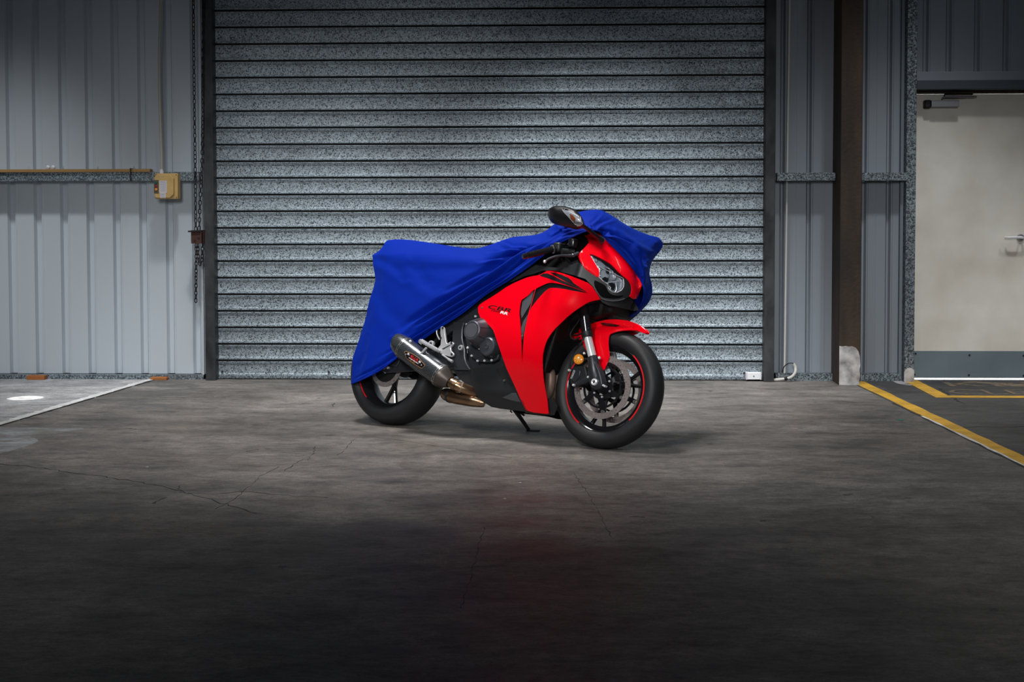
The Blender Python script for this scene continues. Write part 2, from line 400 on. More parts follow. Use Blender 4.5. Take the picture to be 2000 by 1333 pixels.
def concrete(name, c1, c2, crack=False, scuff=1.0, seed=0.0, light=None):
    m = bpy.data.materials.new(name); m.use_nodes = True; nt = m.node_tree; N = nt.nodes; L = nt.links; b = N['Principled BSDF']
    g = N.new('ShaderNodeNewGeometry'); mp0 = N.new('ShaderNodeMapping'); mp0.inputs['Location'].default_value = (seed, seed*.7, 0); L.new(g.outputs['Position'], mp0.inputs[0]); P = mp0.outputs[0]
    a = noise(N, L, P, .9, 8, .62); base = ramp(N, L, a.outputs['Fac'], [(.30, c2), (.66, c1)])
    s = noise(N, L, P, 2.6, 7, .7, stretch=(.55, 1.3, 1)); st = ramp(N, L, s.outputs['Fac'], [(.36, .55), (.62, 1.08)])
    base = mix(N, L, .8, base, st, 'MULTIPLY')
    t = noise(N, L, P, 9, 10, .78, stretch=(.55, 1.0, 1)); tt = ramp(N, L, t.outputs['Fac'], [(.34, .42), (.50, .98), (.64, 1.32)])
    base = mix(N, L, .9, base, tt, 'MULTIPLY')
    t2 = noise(N, L, P, 38, 6, .7, stretch=(.6, 1.0, 1)); tt2 = ramp(N, L, t2.outputs['Fac'], [(.34, .60), (.52, 1.0), (.68, 1.25)])
    base = mix(N, L, .8, base, tt2, 'MULTIPLY')
    f = noise(N, L, P, 110, 4, .7); ff = ramp(N, L, f.outputs['Fac'], [(.34, .6), (.62, 1.2)])
    base = mix(N, L, .7, base, ff, 'MULTIPLY')
    # pale scuffs and warm stains
    sc = noise(N, L, P, 4.5, 8, .8, stretch=(.25, 1.6, 1)); sf = ramp(N, L, sc.outputs['Fac'], [(.60, 0.), (.74, .45*scuff)])
    base = mix(N, L, sf, base, light or (.30,.285,.27))
    wn = noise(N, L, P, 1.7, 4, .6); wf = ramp(N, L, wn.outputs['Fac'], [(.55, 0.), (.8, .35)]); base = mix(N, L, wf, base, (c1[0]*.75, c1[1]*.62, c1[2]*.5))
    # dark spots
    d = noise(N, L, P, 9, 3, .5); df = ramp(N, L, d.outputs['Fac'], [(.70, 0.), (.74, .7)]); base = mix(N, L, df, base, (.03,.03,.03))
    if crack:
        w = noise(N, L, P, 1.5, 4, .6); ad = N.new('ShaderNodeVectorMath'); ad.operation = 'SCALE'; ad.inputs['Scale'].default_value = .35; L.new(w.outputs['Color'], ad.inputs[0])
        ad2 = N.new('ShaderNodeVectorMath'); L.new(P, ad2.inputs[0]); L.new(ad.outputs[0], ad2.inputs[1])
        v = N.new('ShaderNodeTexVoronoi'); v.feature = 'DISTANCE_TO_EDGE'; v.inputs['Scale'].default_value = .42; L.new(ad2.outputs[0], v.inputs['Vector'])
        ck = ramp(N, L, v.outputs['Distance'], [(0., .7), (.0022, 0.)]); br = ramp(N, L, wn.outputs['Fac'], [(.42, 0.), (.5, .55)])
        ckf = mix(N, L, 1., ck, br, 'MULTIPLY'); base = mix(N, L, ckf, base, (.012,.012,.012))
    L.new(base, b.inputs['Base Color'])
    rg = ramp(N, L, s.outputs['Fac'], [(.3, .48), (.7, .72)]); L.new(rg, b.inputs['Roughness']); b.inputs['Specular IOR Level'].default_value = .35
    bp = N.new('ShaderNodeBump'); bp.inputs['Strength'].default_value = .3; bp.inputs['Distance'].default_value = .004; L.new(t.outputs['Fac'], bp.inputs['Height']); L.new(bp.outputs[0], b.inputs['Normal'])
    return m
mat['floor'] = concrete('concrete_floor', (.225,.205,.187), (.095,.087,.08))
mat['floor_left'] = concrete('concrete_left', (.52,.52,.52), (.36,.36,.37), crack=False, seed=5, light=(.5,.5,.52))
mat['floor_right'] = concrete('concrete_right', (.10,.097,.097), (.042,.041,.042), seed=11, scuff=1.3)
mat['joint'] = M('joint', (.80,.80,.80), .8, var=(14,.7,(.30,.29,.28)))
mat['crack'] = M('crack', (.03,.028,.027), .9)
def worn(name, col, under, lo=.40, hi=.47, sc=20):
    m = bpy.data.materials.new(name); m.use_nodes = True; nt = m.node_tree; N = nt.nodes; L = nt.links; b = N['Principled BSDF']
    g = N.new('ShaderNodeNewGeometry'); n = noise(N, L, g.outputs['Position'], sc, 7, .75, stretch=(.6, 1.1, 1)); f = ramp(N, L, n.outputs['Fac'], [(lo, 0.), (hi, 1.)])
    n2 = noise(N, L, g.outputs['Position'], 5, 5); cc = ramp(N, L, n2.outputs['Fac'], [(.3, tuple(c*.6 for c in col)), (.6, col)])
    L.new(mix(N, L, f, under, cc), b.inputs['Base Color']); b.inputs['Roughness'].default_value = .6; return m
mat['yellow'] = worn('yellow_paint', (.72,.40,.03), (.22,.17,.10), .32, .40)
mat['yellow_worn'] = worn('yellow_worn', (.50,.27,.04), (.09,.085,.08), .50, .62, 40)

# ================================================================== SETTING
WY = 10.15
def onw(px, py, Y=WY): return onwall(px, py, Y)
def X(px, Y=WY, py=400): return float(onwall(px, py, Y)[0])
def Z(py, px=1107, Y=WY): return float(onwall(px, py, Y)[2])
ZTOP = 3.3

# ---- floor: three slabs that meet in joints
floor = empty('floor'); floor['kind'] = 'structure'
FY = 12.5
def slab(name, pts, m, z0=-.12, z1=0):
    mb = MB().prism([(x, y, z1) for x, y in pts], (0, 0, z0-z1)); return obj(name, mb, m, floor, smooth=False)
jl0 = onfloor(306, 741); jl1 = onfloor(0, 832); dl = (jl1-jl0); jl2 = jl1 + dl*2.5
yr0 = onfloor(1664, 748); yr1 = onfloor(2000, 912); dr = yr1-yr0; yr2 = yr1+dr*1.6
jb = jl0 - dl*.6; yb = yr0 - dr*.7
gap = .004
LP_ = [(jb[0]+gap, jb[1]), (jl0[0]+gap, jl0[1]), (jl2[0]+gap, jl2[1]), (jl2[0]+gap, 1.2)]; RP_ = [(yb[0]-gap, yb[1]), (yr0[0]-gap, yr0[1]), (yr2[0]-gap, yr2[1]), (yr2[0]-gap, 1.2)]
Vs = [(x, y, z) for z in (0, -.12) for x, y in LP_+RP_]
Fs = [(k, k+1, k+5, k+4) for k in range(3)] + [(k+8, k+12, k+13, k+9) for k in range(3)] + [(k, k+8, k+9, k+1) for k in range(3)] + [(k+4, k+5, k+13, k+12) for k in range(3)] + [(0, 4, 12, 8), (3, 11, 15, 7)]
obj('concrete_slab', MB().add(Vs, Fs), mat['floor'], floor, smooth=False)
slab('concrete_slab', [(jb[0], jb[1]), (-12, jb[1]), (-12, jl2[1]), (jl2[0], jl2[1]), (jl0[0], jl0[1])], mat['floor_left'])
slab('concrete_slab', [(yb[0], yb[1]), (yr0[0], yr0[1]), (yr2[0], yr2[1]), (11, yr2[1]), (11, yb[1])], mat['floor_right'])
slab('concrete_slab', [(-12, jl2[1]-gap), (-12, 1.2), (jl2[0]-gap, 1.2), (jl2[0]-gap, jl2[1]-gap)], mat['floor'])
slab('concrete_slab', [(yr2[0]+gap, yr2[1]-gap), (yr2[0]+gap, 1.2), (11, 1.2), (11, yr2[1]-gap)], mat['floor_right'])
obj('sub_base', MB().bb((-12, 1.2, -.2), (11, FY, -.1)), mat['crack'], floor, smooth=False)

def ribbon(pts, w, z, jit=0.0, th=.001):
    """flat strip along floor points; w width"""
    P = [np.array([p[0], p[1]]) for p in pts]; L_ = []; R_ = []
    for i, p in enumerate(P):
        t = P[min(i+1, len(P)-1)]-P[max(i-1, 0)]; t = t/np.linalg.norm(t); n = np.array([-t[1], t[0]])
        ww = w[i] if hasattr(w, '__len__') else w
        L_.append(p+n*(ww/2+random.uniform(-jit, jit))); R_.append(p-n*(ww/2+random.uniform(-jit, jit)))
    n = len(P); V = [(*a, z) for a in L_]+[(*a, z) for a in R_]+[(*a, z-th) for a in L_]+[(*a, z-th) for a in R_]
    F = []
    for i in range(n-1):
        F += [(i, i+1, n+i+1, n+i), (2*n+i, 3*n+i, 3*n+i+1, 2*n+i+1), (i, 2*n+i, 2*n+i+1, i+1), (n+i, n+i+1, 3*n+i+1, 3*n+i)]
    F += [(0, n, 3*n, 2*n), (n-1, 3*n-1, 4*n-1, 2*n-1)]
    return MB().add(V, F)
def lerp_pts(a, b, n): return [a+(b-a)*i/n for i in range(n+1)]
# mortar ridge along the left joint
obj('joint_mortar', ribbon([p+np.array([-.03,0,0]) for p in lerp_pts(jl0, jl1+dl*.3, 70)], .06, .0035, .012, .003), mat['joint'], floor, smooth=False)
obj('joint_gap', ribbon([p+np.array([.006,0,0]) for p in lerp_pts(jl0, jl1+dl*.3, 70)], .010, .004, .003, .003), mat['crack'], floor, smooth=False)
# cracks
def crackline(pxs, w, jit=.012):
    P = [onfloor(*p) for p in pxs]; Q = []
    for a, b in zip(P[:-1], P[1:]):
        m = max(3, int(np.linalg.norm(b-a)/.035)); Q += [a+(b-a)*i/m+np.array([random.uniform(-jit, jit), random.uniform(-jit, jit), 0]) for i in range(m)]
    Q.append(P[-1]); w = w*.6; return ribbon(Q, [w*random.uniform(.25,1.25) for _ in Q], .0008, w*.3, .0006)
obj('crack', crackline([(-40,903),(60,912),(150,925),(225,935),(300,947),(345,958),(395,970),(450,988),(500,1004)], .012), mat['crack'], floor, smooth=False)
obj('crack', crackline([(345,950),(352,962),(400,966),(480,962),(560,968),(640,973)], .006), mat['crack'], floor, smooth=False)
for pts, w in (([(300,984),(325,972)], .02), ([(555,920),(578,905),(592,898)], .008), ([(600,900),(612,885),(616,872)], .006), ([(480,882),(505,879)], .012), ([(246,837),(266,839)], .012),
               ([(648,795),(654,788)], .014), ([(590,789),(612,788)], .012), ([(660,890),(680,872),(692,858)], .006), ([(1120,925),(1150,965),(1180,1020),(1195,1050)], .003), ([(900,1190),(925,1110),(945,1030)], .003), ([(1230,1010),(1260,1011)], .006),
               ([(420,995),(460,975),(510,930),(545,912)], .004), ([(700,850),(790,862),(900,880),(1000,895)], .003)):
    obj('crack', crackline(pts, w, .006), mat['crack'], floor, smooth=False)
def patch(name, pxs, m, z=.0006):
    P = [onfloor(*p) for p in smooth_outline(pxs, 4)]
    return obj(name, MB().prism([(p[0], p[1], z) for p in P], (0,0,-.0004)), m, floor, smooth=False)
patch('cement_stain', [(-60,838),(40,836),(110,836),(165,838),(120,846),(60,852),(75,862),(40,876),(-10,888),(-60,890)], worn('cement_stain', (.33,.36,.37), (.155,.145,.135), .44, .60, 8))
patch('cement_stain', [(1745,743),(1775,744),(1800,747),(1796,752),(1775,753),(1752,749)], worn('pale_scuff', (.50,.50,.50), (.12,.115,.115), .38, .52, 9))
patch('oil_stain', [(300,752),(330,748),(372,750),(390,754),(362,757),(325,757)], worn('oil_stain', (.06,.055,.05), (.16,.145,.13), .36, .60, 7))
obj('crack', crackline([(1868,836),(1910,834),(1960,835),(2010,834)], .012), mat['crack'], floor, smooth=False)
obj('crack', crackline([(1835,759),(1850,770),(1868,783),(1885,790)], .03), mat['crack'], floor, smooth=False)
# yellow bay line, slightly broken, with the open joint on its left
n_l = lerp_pts(yr0+dr*-.02, yr2, 60)
off = np.array([.055, .0, 0])
obj('yellow_line', ribbon([p+off for p in n_l], .088, .002, .004, .0015), mat['yellow'], floor, smooth=False)
obj('joint_gap', ribbon([p+np.array([-.004,0,0]) for p in n_l[8:]], .014, .0015, .006, .001), mat['crack'], floor, smooth=False)
obj('joint_mortar', ribbon([p+np.array([.008,0,0]) for p in n_l[12:]], .012, .003, .006, .0015), mat['joint'], floor, smooth=False)
# yellow box with KEEP CLEAR in front of the personnel door
a0 = onfloor(1777, 743.5); a1 = onfloor(1840, 775.5); 
obj('yellow_line', ribbon(lerp_pts(a0, a1+np.array([.0,-.05,0]), 12), .10, .002, .003, .0015), mat['yellow'], floor, smooth=False)
obj('yellow_line', ribbon(lerp_pts(a1+np.array([.0,0,0]), a1+np.array([2.4,-.02,0]), 30), .10, .0025, .003, .0015), mat['yellow'], floor, smooth=False)
b0 = onfloor(1880, 745.5); b1 = onfloor(2003, 754)
obj('yellow_line', ribbon(lerp_pts(b0, b1+(b1-b0), 12), [.01]+[.09+.01*i for i in range(12)], .002, .003, .0015), mat['yellow_worn'], floor, smooth=False)
def floor_text(s, c0, width, height, m):
    V, F = text_mesh(s); W = V[:,0].max()-V[:,0].min()
    x = c0[0]+(V[:,0]-V[:,0].min())/W*width; y = c0[1]+V[:,1]/.7*height
    return obj('painted_lettering', MB().add(np.stack([x, y, 0*x+.0018], 1), F), m, floor, smooth=False)
t0 = onfloor(1864, 771); t1 = onfloor(1868, 757.5)
floor_text('CLEAR', t0, .92, .26, mat['yellow_worn']); floor_text('KEEP', (t1[0]-.02, t1[1]+.06), .98, .26, mat['yellow_worn'])
tb = onfloor(1757, 821)
obj('paint_fleck', MB().add([tb+np.array(v) for v in ((-.02,-.01,.002),(.0,-.02,.002),(.025,-.005,.002),(.012,.02,.002),(-.012,.016,.002))], [(0,1,2,3,4)]), mat['teal'], floor, smooth=False)
for q in ((287,913),(985,975),(1015,944),(420,776)):
    tb = onfloor(*q); obj('paint_fleck', MB().add([tb+np.array(v)*.35 for v in ((-.02,-.01,.004),(.0,-.02,.004),(.025,-.005,.004),(.012,.02,.004))], [(0,1,2,3)]), mat['label'], floor, smooth=False)

# ---- back wall cladding
wall = empty('wall_back'); wall['kind'] = 'structure'
CY = WY + .02       # inner face of the sheeting
def cladding(x0, x1, z0, z1, ribs, m, rw=.066, depth=.030, y=CY):
    """sheeting seen from inside: flat pans, a narrow recessed rib at each x of ribs"""
    xs = sorted(r for r in ribs if x0+.005 < r and r+rw < x1-.005)
    prof = [(x0, 0)]
    for r in xs: prof += [(r-.006, 0), (r, .0), (r+.014, depth), (r+rw-.020, depth), (r+rw-.008, 0), (r+rw, 0), (r+rw+.002,-.002), (r+rw+.006,0)]
    prof.append((x1, 0)); n = len(prof)
    V = [(x, y+d, z) for z in (z0, z1) for x, d in prof] + [(x, y+d+.003, z) for z in (z0, z1) for x, d in prof]
    F = [(i, i+1, n+i+1, n+i) for i in range(n-1)] + [(2*n+i, 3*n+i, 3*n+i+1, 2*n+i+1) for i in range(n-1)]
    return MB().add(V, F)
ribsL = [X(px) for px in (12.5-103.4, 12.5-51.7)] + [X(12+51.55*k + (0)) for k in range(8)]
ribsL = [ribsL[0]-.1915*k for k in range(24, 0, -1)] + ribsL
xl0, xl1 = -9.0, X(404)
edges = [xl0] + [ribsL[i]+.15 for i in (2, 6, 10, 14, 18, 22, 26, 29, 32)] + [xl1]
edges = sorted(set(round(e, 4) for e in edges))
for a, b in zip(edges[:-1], edges[1:]):
    obj('cladding_sheet', cladding(a, b, .035, ZTOP, ribsL + [ribsL[0]-.19], mat['clad']), mat['clad'], wall, smooth=False)
ribsM = [X(1521), X(1576)]
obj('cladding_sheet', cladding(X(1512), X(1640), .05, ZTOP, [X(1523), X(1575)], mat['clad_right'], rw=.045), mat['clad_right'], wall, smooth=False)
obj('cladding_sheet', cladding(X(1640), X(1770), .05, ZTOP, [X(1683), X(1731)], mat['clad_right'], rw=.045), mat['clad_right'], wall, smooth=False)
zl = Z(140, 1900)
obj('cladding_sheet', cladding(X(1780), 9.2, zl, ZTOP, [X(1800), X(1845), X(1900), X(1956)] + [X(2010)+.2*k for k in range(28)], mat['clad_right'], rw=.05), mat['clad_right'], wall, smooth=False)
obj('outer_skin', MB().bb((-9.2, WY+.12, 0), (X(1792), WY+.14, ZTOP+.2)), mat['black'], wall, smooth=False)
obj('outer_skin', MB().bb((X(1792), WY+.125, zl-.12), (9.4, WY+.145, ZTOP+.2)), mat['black'], wall, smooth=False)
obj('outer_skin', MB().bb((X(1786.5)+.97, WY+.125, 0), (9.4, WY+.145, zl)), mat['black'], wall, smooth=False)
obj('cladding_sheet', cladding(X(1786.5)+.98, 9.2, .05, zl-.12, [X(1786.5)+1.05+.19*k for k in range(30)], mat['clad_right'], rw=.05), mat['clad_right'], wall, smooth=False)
# flutes on the right sheets (thin stiffener lines)
mb = MB()
for px in (1556, 1605, 1612, 1712): mb.bb((X(px), CY-.002, .05), (X(px)+.003, CY, ZTOP))
obj('stiffener', mb, mat['clad_right'], wall, smooth=False)['kind'] = 'stuff'
# base angles
obj('base_angle', MB().bb((-9.0, WY-.035, 0), (X(396), WY+.02, .032)), mat['galv'], wall, smooth=False)
obj('base_angle', MB().bb((X(1516), WY-.03, 0), (X(1628), WY+.02, .055)), mat['galv_dark'], wall, smooth=False)
obj('base_angle', MB().bb((X(1682), WY-.03, 0), (X(1760), WY+.02, .055)), mat['galv_dark'], wall, smooth=False)
# girts: folded C sections
def girt(x0, x1, za, zb, m, dep=.13):
    mb = MB(); y = WY+.015
    prof = [(y, zb), (y-dep, zb), (y-dep, za), (y, za), (y, za+.003), (y-dep+.003, za+.003), (y-dep+.003, zb-.003), (y, zb-.003)]
    return mb.prism([(x0, a, b) for a, b in prof], (x1-x0, 0, 0))
GY = WY-.115
obj('girt', girt(-9.0, X(388, GY), Z(353.5, 200, GY), Z(336.5, 200, GY), None), mat['galv'], wall, smooth=False)
obj('girt', girt(X(1518, GY), X(1631, GY), Z(353, 1570, GY), Z(337.5, 1570, GY), None), mat['galv_dark'], wall, smooth=False)
obj('girt', girt(X(1688, GY), X(1770, GY), Z(353, 1700, GY), Z(337.5, 1700, GY), None), mat['galv_dark'], wall, smooth=False)
# shutter jambs
JY = WY-.10
def jamb(pa, pb):
    mb = MB(); mb.bb((X(pa, JY), JY, 0), (X(pb, JY), WY+.04, ZTOP)); return mb
obj('trim_1', jamb(398, 417.5), mat['jamb'], None, smooth=False, bevel=.003)['kind'] = 'structure'
obj('trim_2', jamb(1494, 1514), mat['jamb'], None, smooth=False, bevel=.003)['kind'] = 'structure'
obj('edge_trim', MB().bb((X(392.5), WY-.01, 0), (X(396), WY+.02, ZTOP)), mat['clad'], wall, smooth=False)

# ---- roller shutter: every slat an object
sh = empty('roller_shutter', (X(955), WY, 0))
tag(sh, 'wide galvanised steel roller shutter of horizontal slats closed behind the motorcycle', 'roller shutter')
sx0, sx1 = X(413)-X(955), X(1500)-X(955); PITCH = .1195
def slat_mb():
    # (depth towards the room, height) of one interlocking slat
    pr = [(.034,.000),(-.003,.001),(-.007,.004),(-.007,.010),(-.0035,.0125),(-.0035,.017),(-.001,.020),(.0005,.028),(.0005,.082),(-.001,.088),(-.0045,.091),(-.0045,.095),(-.0025,.0970),(-.007,.0995),(-.007,.1045),(-.002,.1075),(.034,.1085)]
    nx = 1; mb = MB(); return mb.prism([(sx0, a, b) for a, b in pr], (sx1-sx0, 0, 0))
s0 = obj('slat', slat_mb(), mat['slat'], sh, smooth=True, ang=22)
s0.location = (0, 0, .020)
for k in range(1, 25): dup(s0, (random.uniform(-.003,.003), random.uniform(-.0015,.0015), .020+k*PITCH))
obj('bottom_rail', MB().bb((sx0, -.018, .004), (sx1, .02, .022)), mat['galv_dark'], sh, smooth=False, bevel=.003)
obj('backing', MB().bb((sx0, .035, 0), (sx1, .045, ZTOP)), mat['black'], sh, smooth=False)
bl = MB()
for px in (431, 640, 860, 1070, 1290, 1455):
    c = np.array([X(px)-X(955), -.006, .052]); bl.lathe([(0,-.006),(.007,-.006),(.008,0)], c, (0,1,0), 10)
obj('bolt', bl, mat['black'], sh)['kind'] = 'stuff'
# white sensor box at the foot of the shutter
qx0, qx1 = X(1458, WY-.05), X(1489, WY-.05)
sb = empty('shutter_sensor', ((qx0+qx1)/2, WY-.045, .012)); tag(sb, 'small white plastic box at the bottom right corner of the roller shutter', 'sensor box')
w_ = (qx1-qx0)
obj('housing', MB().bb((-w_/2+.008, -.02, 0), (w_/2-.008, .03, .05)), mat['white'], sb, bevel=.003)
for s in (-1, 1): obj('end_cap', MB().bb((s*(w_/2-.006)-.005, -.022, -.002), (s*(w_/2-.006)+.005, .03, .052)), mat['label'], sb, bevel=.002)
obj('screw', MB().lathe([(0,-.024),(.004,-.023),(.004,-.018)], (0,0,.025), (0,1,0), 10), mat['black'], sb)

# ---- steel column with white painted foot
col_ = empty('column', (X(1655, 9.9), 9.98, 0)); tag(col_, 'dark rusty steel column with a peeling white painted foot beside the yellow line', 'column')
cy0 = 9.88; cxa = X(1641, cy0); cxb = X(1683, cy0); ox = X(1655, 9.9)
obj('shaft', MB().bb((cxa-ox, cy0-9.98, 0), (cxb-ox, WY+.02-9.98, ZTOP)), mat['column'], col_, smooth=False, bevel=.006)
fz = Z(676, 1660, cy0); pts = [(0,0),(.98,0),(.95,.1),(.99,.25),(.96,.4),(1.0,.5),(.97,.72),(.9,.86),(.78,.95),(.6,.99),(.42,.985),(.3,1),(.12,.985),(0,1)]
W_ = cxb-cxa
mb = MB().prism([(cxa-ox+a*W_*.99+.002, cy0-9.98-.003, b*fz) for a, b in pts], (0, .0025, 0))
obj('painted_foot', mb, mat['column_white'], col_, smooth=False)

# ---- galvanised door post and the personnel door
post = empty('door_post', (X(1776), WY-.06, 0)); tag(post, 'galvanised speckled steel post on the left of the cream door', 'post')
py0 = WY-.09; pa, pb = X(1769.5, py0), X(1788.5, py0); o_ = X(1776)
obj('post_face', MB().bb((pa-o_, -.03, 0), (pb-o_, .075, ZTOP)), mat['galv_dark'], post, smooth=False, bevel=.003)
obj('painted_foot', MB().prism([(pa-o_-.001, -.033, .002), (pb-o_+.001, -.033, .002), (pb-o_+.001, -.033, .085), (pb-o_-.02, -.033, .10), (pa-o_+.02, -.033, .10), (pa-o_-.001, -.033, .075)], (0,.0025,0)), mat['column_white'], post, smooth=False)
tr = obj('trim_3', MB().bb((X(1757), WY-.02, 0), (pa-.002, WY+.10, ZTOP)), mat['flashing'], None, smooth=False); tr['kind'] = 'structure'

door = empty('door_1', (X(1788), WY, 0)); door['kind'] = 'structure'
DY = WY+.035; dx0 = X(1786.5, DY); dx1 = dx0+.92; ztd = Z(184, 1900, DY); o_ = X(1788)
GAP = .017
obj('door_leaf', MB().bb((dx0-o_+.004, .035, GAP), (dx1-o_, .075, ztd)), mat['door_paint'], door, smooth=False, bevel=.002)
zk = Z(686, 1900, DY)
obj('kick_plate', MB().bb((dx0-o_+.006, .031, GAP+.002), (dx1-o_-.01, .0352, zk)), mat['kick'], door, smooth=False, bevel=.0008)
for px, py in ((1788,691),(1893,694),(1999,695),(1786,732),(1892,733),(1999,734)):
    p = onw(px, py, DY); obj('screw', MB().lathe([(0,.0265),(.006,.027),(.0075,.0305),(.0075,.032)], (p[0]-o_, 0, p[2]), (0,1,0), 10), mat['black'], door)
# frame
obj('door_frame', MB().bb((dx0-.03-o_, .02, 0), (dx0-o_, .11, ztd+.06)), mat['flashing'], door, smooth=False)
obj('door_frame', MB().bb((dx0-.03-o_, .02, ztd+.003), (dx1+.1-o_, .11, ztd+.07)), mat['column'], door, smooth=False)
obj('door_frame', MB().bb((dx1-o_+.004, .02, 0), (dx1+.05-o_, .11, ztd+.06)), mat['flashing'], door, smooth=False)
# lintel + flashing above
zf0, zf1 = Z(157, 1900, WY-.06), Z(139, 1900, WY-.06); zb0 = Z(174, 1900, WY-.09)
lt = obj('trim_4', MB().bb((pb+.001, WY-.09, zb0), (9.2, WY+.06, zf0)), mat['lintel'], None, smooth=False, bevel=.002); lt['kind'] = 'structure'
lt = obj('trim_5', MB().bb((pb+.001, WY-.03, zf0+.001), (9.2, WY+.05, zf1)), mat['clad_right'], None, smooth=False, bevel=.002); lt['kind'] = 'structure'
# closer
c0 = onw(1818, 196.5, DY-.05); c1 = onw(1872, 209, DY-.05)
obj('door_closer', MB().bb((c0[0]-o_, -.035, c1[2]), (c1[0]-o_, .036, c0[2])), mat['closer'], door, bevel=.003)
e0 = onw(1805, 195, DY-.04)
obj('closer_cap', MB().bb((e0[0]-o_, -.025, c1[2]-.008), (c0[0]-o_+.001, .036, c0[2]+.004)), mat['black'], door, bevel=.008)
a_ = [onw(1840, 192, DY-.06), onw(1845, 189.5, DY-.06), onw(1875, 189, DY-.07), onw(1907, 189, DY-.04)]
obj('closer_arm', MB().tube([p-np.array([o_, WY, 0]) for p in a_], .006, 8), mat['closer'], door)
a_ = [onw(1845, 189.5, DY-.06), onw(1845, 183, DY-.05), onw(1900, 184, DY-.02)]
obj('closer_arm', MB().tube([p-np.array([o_, WY, 0]) for p in a_], .005, 8), mat['black'], door)
hp = onw(1993, 464.5, DY)
obj('handle_rose', MB().lathe([(0,.020),(.022,.020),(.026,.028),(.026,.035)], (hp[0]-o_, 0, hp[2]), (0,1,0), 24), mat['closer'], door)
lv = [(hp[0]-o_, .03, hp[2]), (hp[0]-o_, -.02, hp[2]), (hp[0]-o_-.03, -.028, hp[2]+.002), (hp[0]-o_-.10, -.026, hp[2]+.001), (hp[0]-o_-.118, -.010, hp[2]+.001)]
obj('handle_lever', MB().tube(curve(lv, 5), .0085, 10), mat['chrome'], door)
# bright ground outside, seen only through the gap under the leaf
og = obj('floor_outside', MB().bb((1.5, WY+.16, -.02), (6.5, 14.5, -.002)), mat['outside'], None, smooth=False); og['kind'] = 'structure'

# ---- timber batten, resting on the left girt
bt = empty('timber_batten', (-4, GY+.03, Z(336.5, 200, GY))); tag(bt, 'long weathered timber batten lying on top of the left wall girt', 'batten')
za = Z(336.5, 200, GY)
obj('plank', MB().bb((-2.2, -.045, 0), (X(293, GY-.02)+4, .03, .022)), mat['timber'], bt, smooth=False, bevel=.002)
for px in (57, 125, 192, 263):
    obj('nail', MB().lathe([(0,.030),(.004,.030),(.004,.0),(0,0)], (X(px, GY)+4, -.03, .018-.008), (0,0,1), 8), mat['steel'], bt)
for nm, lb, px in (('plastic_disc', 'left one of two small white discs on the timber batten', 92), ('plastic_disc', 'right one of two small white discs on the timber batten', 102)):
    d_ = obj(nm, MB().lathe([(0,-.012),(.012,-.01),(.0155,-.002),(.0155,.002),(.012,.010),(0,.012)], (0,0,0), (.3,1,.3), 20), mat['white']); d_.location = (X(px, GY-.03), GY-.0, za+.022+.012); tag(d_, lb, 'disc', 'white discs on the batten')
ct = MB(); xx = X(258, GY-.02); ct.bb((xx-.0035, GY-.052, za-.066), (xx+.0035, GY-.049, za+.025)); ct.bb((xx-.0035, GY-.052, za+.0225), (xx+.0035, GY+.06, za+.0255)); ct.bb((xx-.0035, GY-.05, za-.066), (xx+.0035, GY+.0, za-.0635))
tag(obj('cable_tie', ct, mat['black'], None, smooth=False), 'black cable tie strapping the timber batten to the girt', 'cable tie')
# ---- orange blocks
for (p0, p1, zt, lb) in ((46, 81, .030, 'orange wooden block at the foot of the wall near the left photo edge'), (289, 321, .020, 'flat orange wooden block at the wall foot nearer the shutter jamb')):
    o = obj('wood_block', MB().bb((X(p0, WY-.09), WY-.09, .0), (X(p1, WY-.09), WY-.036, zt)), mat['orange_block'], None, bevel=.002, smooth=False); tag(o, lb, 'block', 'wooden blocks along the left wall foot')

# ---- control box
KY = GY-.06
ka, kb = onw(304, 389, KY), onw(348, 339, KY)
kb_ = empty('control_box', ((ka[0]+kb[0])/2, KY, ka[2])); tag(kb_, 'yellowed plastic push button control box hanging on the left girt', 'control box')
W = kb[0]-ka[0]; Hh = kb[2]-ka[2]
obj('base', MB().bb((-W/2, -.015, 0), (W/2, .055, Hh)), mat['box_yellow'], kb_, bevel=.004)
u = W/2
lid = [(-u+.008,.012),(-u+.02,.006),(u-.05,.006),(u-.022,.032),(u-.022,Hh-.035),(u-.045,Hh-.010),(-u+.02,Hh-.010),(-u+.004,Hh-.03),(-u+.004,.03)]
obj('lid', MB().prism([(a, -.045, b) for a, b in lid], (0,.032,0)), mat['box_yellow'], kb_, bevel=.004)
for a, b in ((-u+.010,.010),(u-.010,.010),(-u+.010,Hh-.010),(u-.010,Hh-.010)):
    obj('screw', MB().lathe([(0,-.0165),(.0035,-.0165),(.0035,-.014)], (a,0,b), (0,1,0), 8), mat['black'], kb_)
bp_ = obj('button_plate', MB().bb((-u+.002, -.048, Hh*.22), (-u+.036, -.044, Hh*.74)), mat['box_dark'], kb_, smooth=False, bevel=.001)
for t, mm in ((.63,'btn_green'),(.50,'btn_red'),(.37,'btn_orange')):
    obj('button', MB().lathe([(0,-.056),(.008,-.0555),(.0095,-.053),(.0095,-.047)], (-u+.019,0,Hh*t), (0,1,0), 16), mat[mm], bp_)
lb_ = obj('paper_label', MB().bb((-u+.042, -.0465, Hh*.24), (-u+.093, -.0447, Hh*.71)), mat['label'], kb_, smooth=False)
mb = MB()
for t in (.66,.61,.55,.49,.43,.37,.31): mb.bb((-u+.048, -.0468, Hh*t), (-u+.087, -.0464, Hh*t+.0022))
obj('printed_line', mb, mat['ink'], lb_, smooth=False)['kind'] = 'stuff'
lb_ = obj('paper_label', MB().bb((-u+.046, -.0463, Hh*.04), (-u+.085, -.0447, Hh*.235)), mat['label'], kb_, smooth=False)
mb = MB()
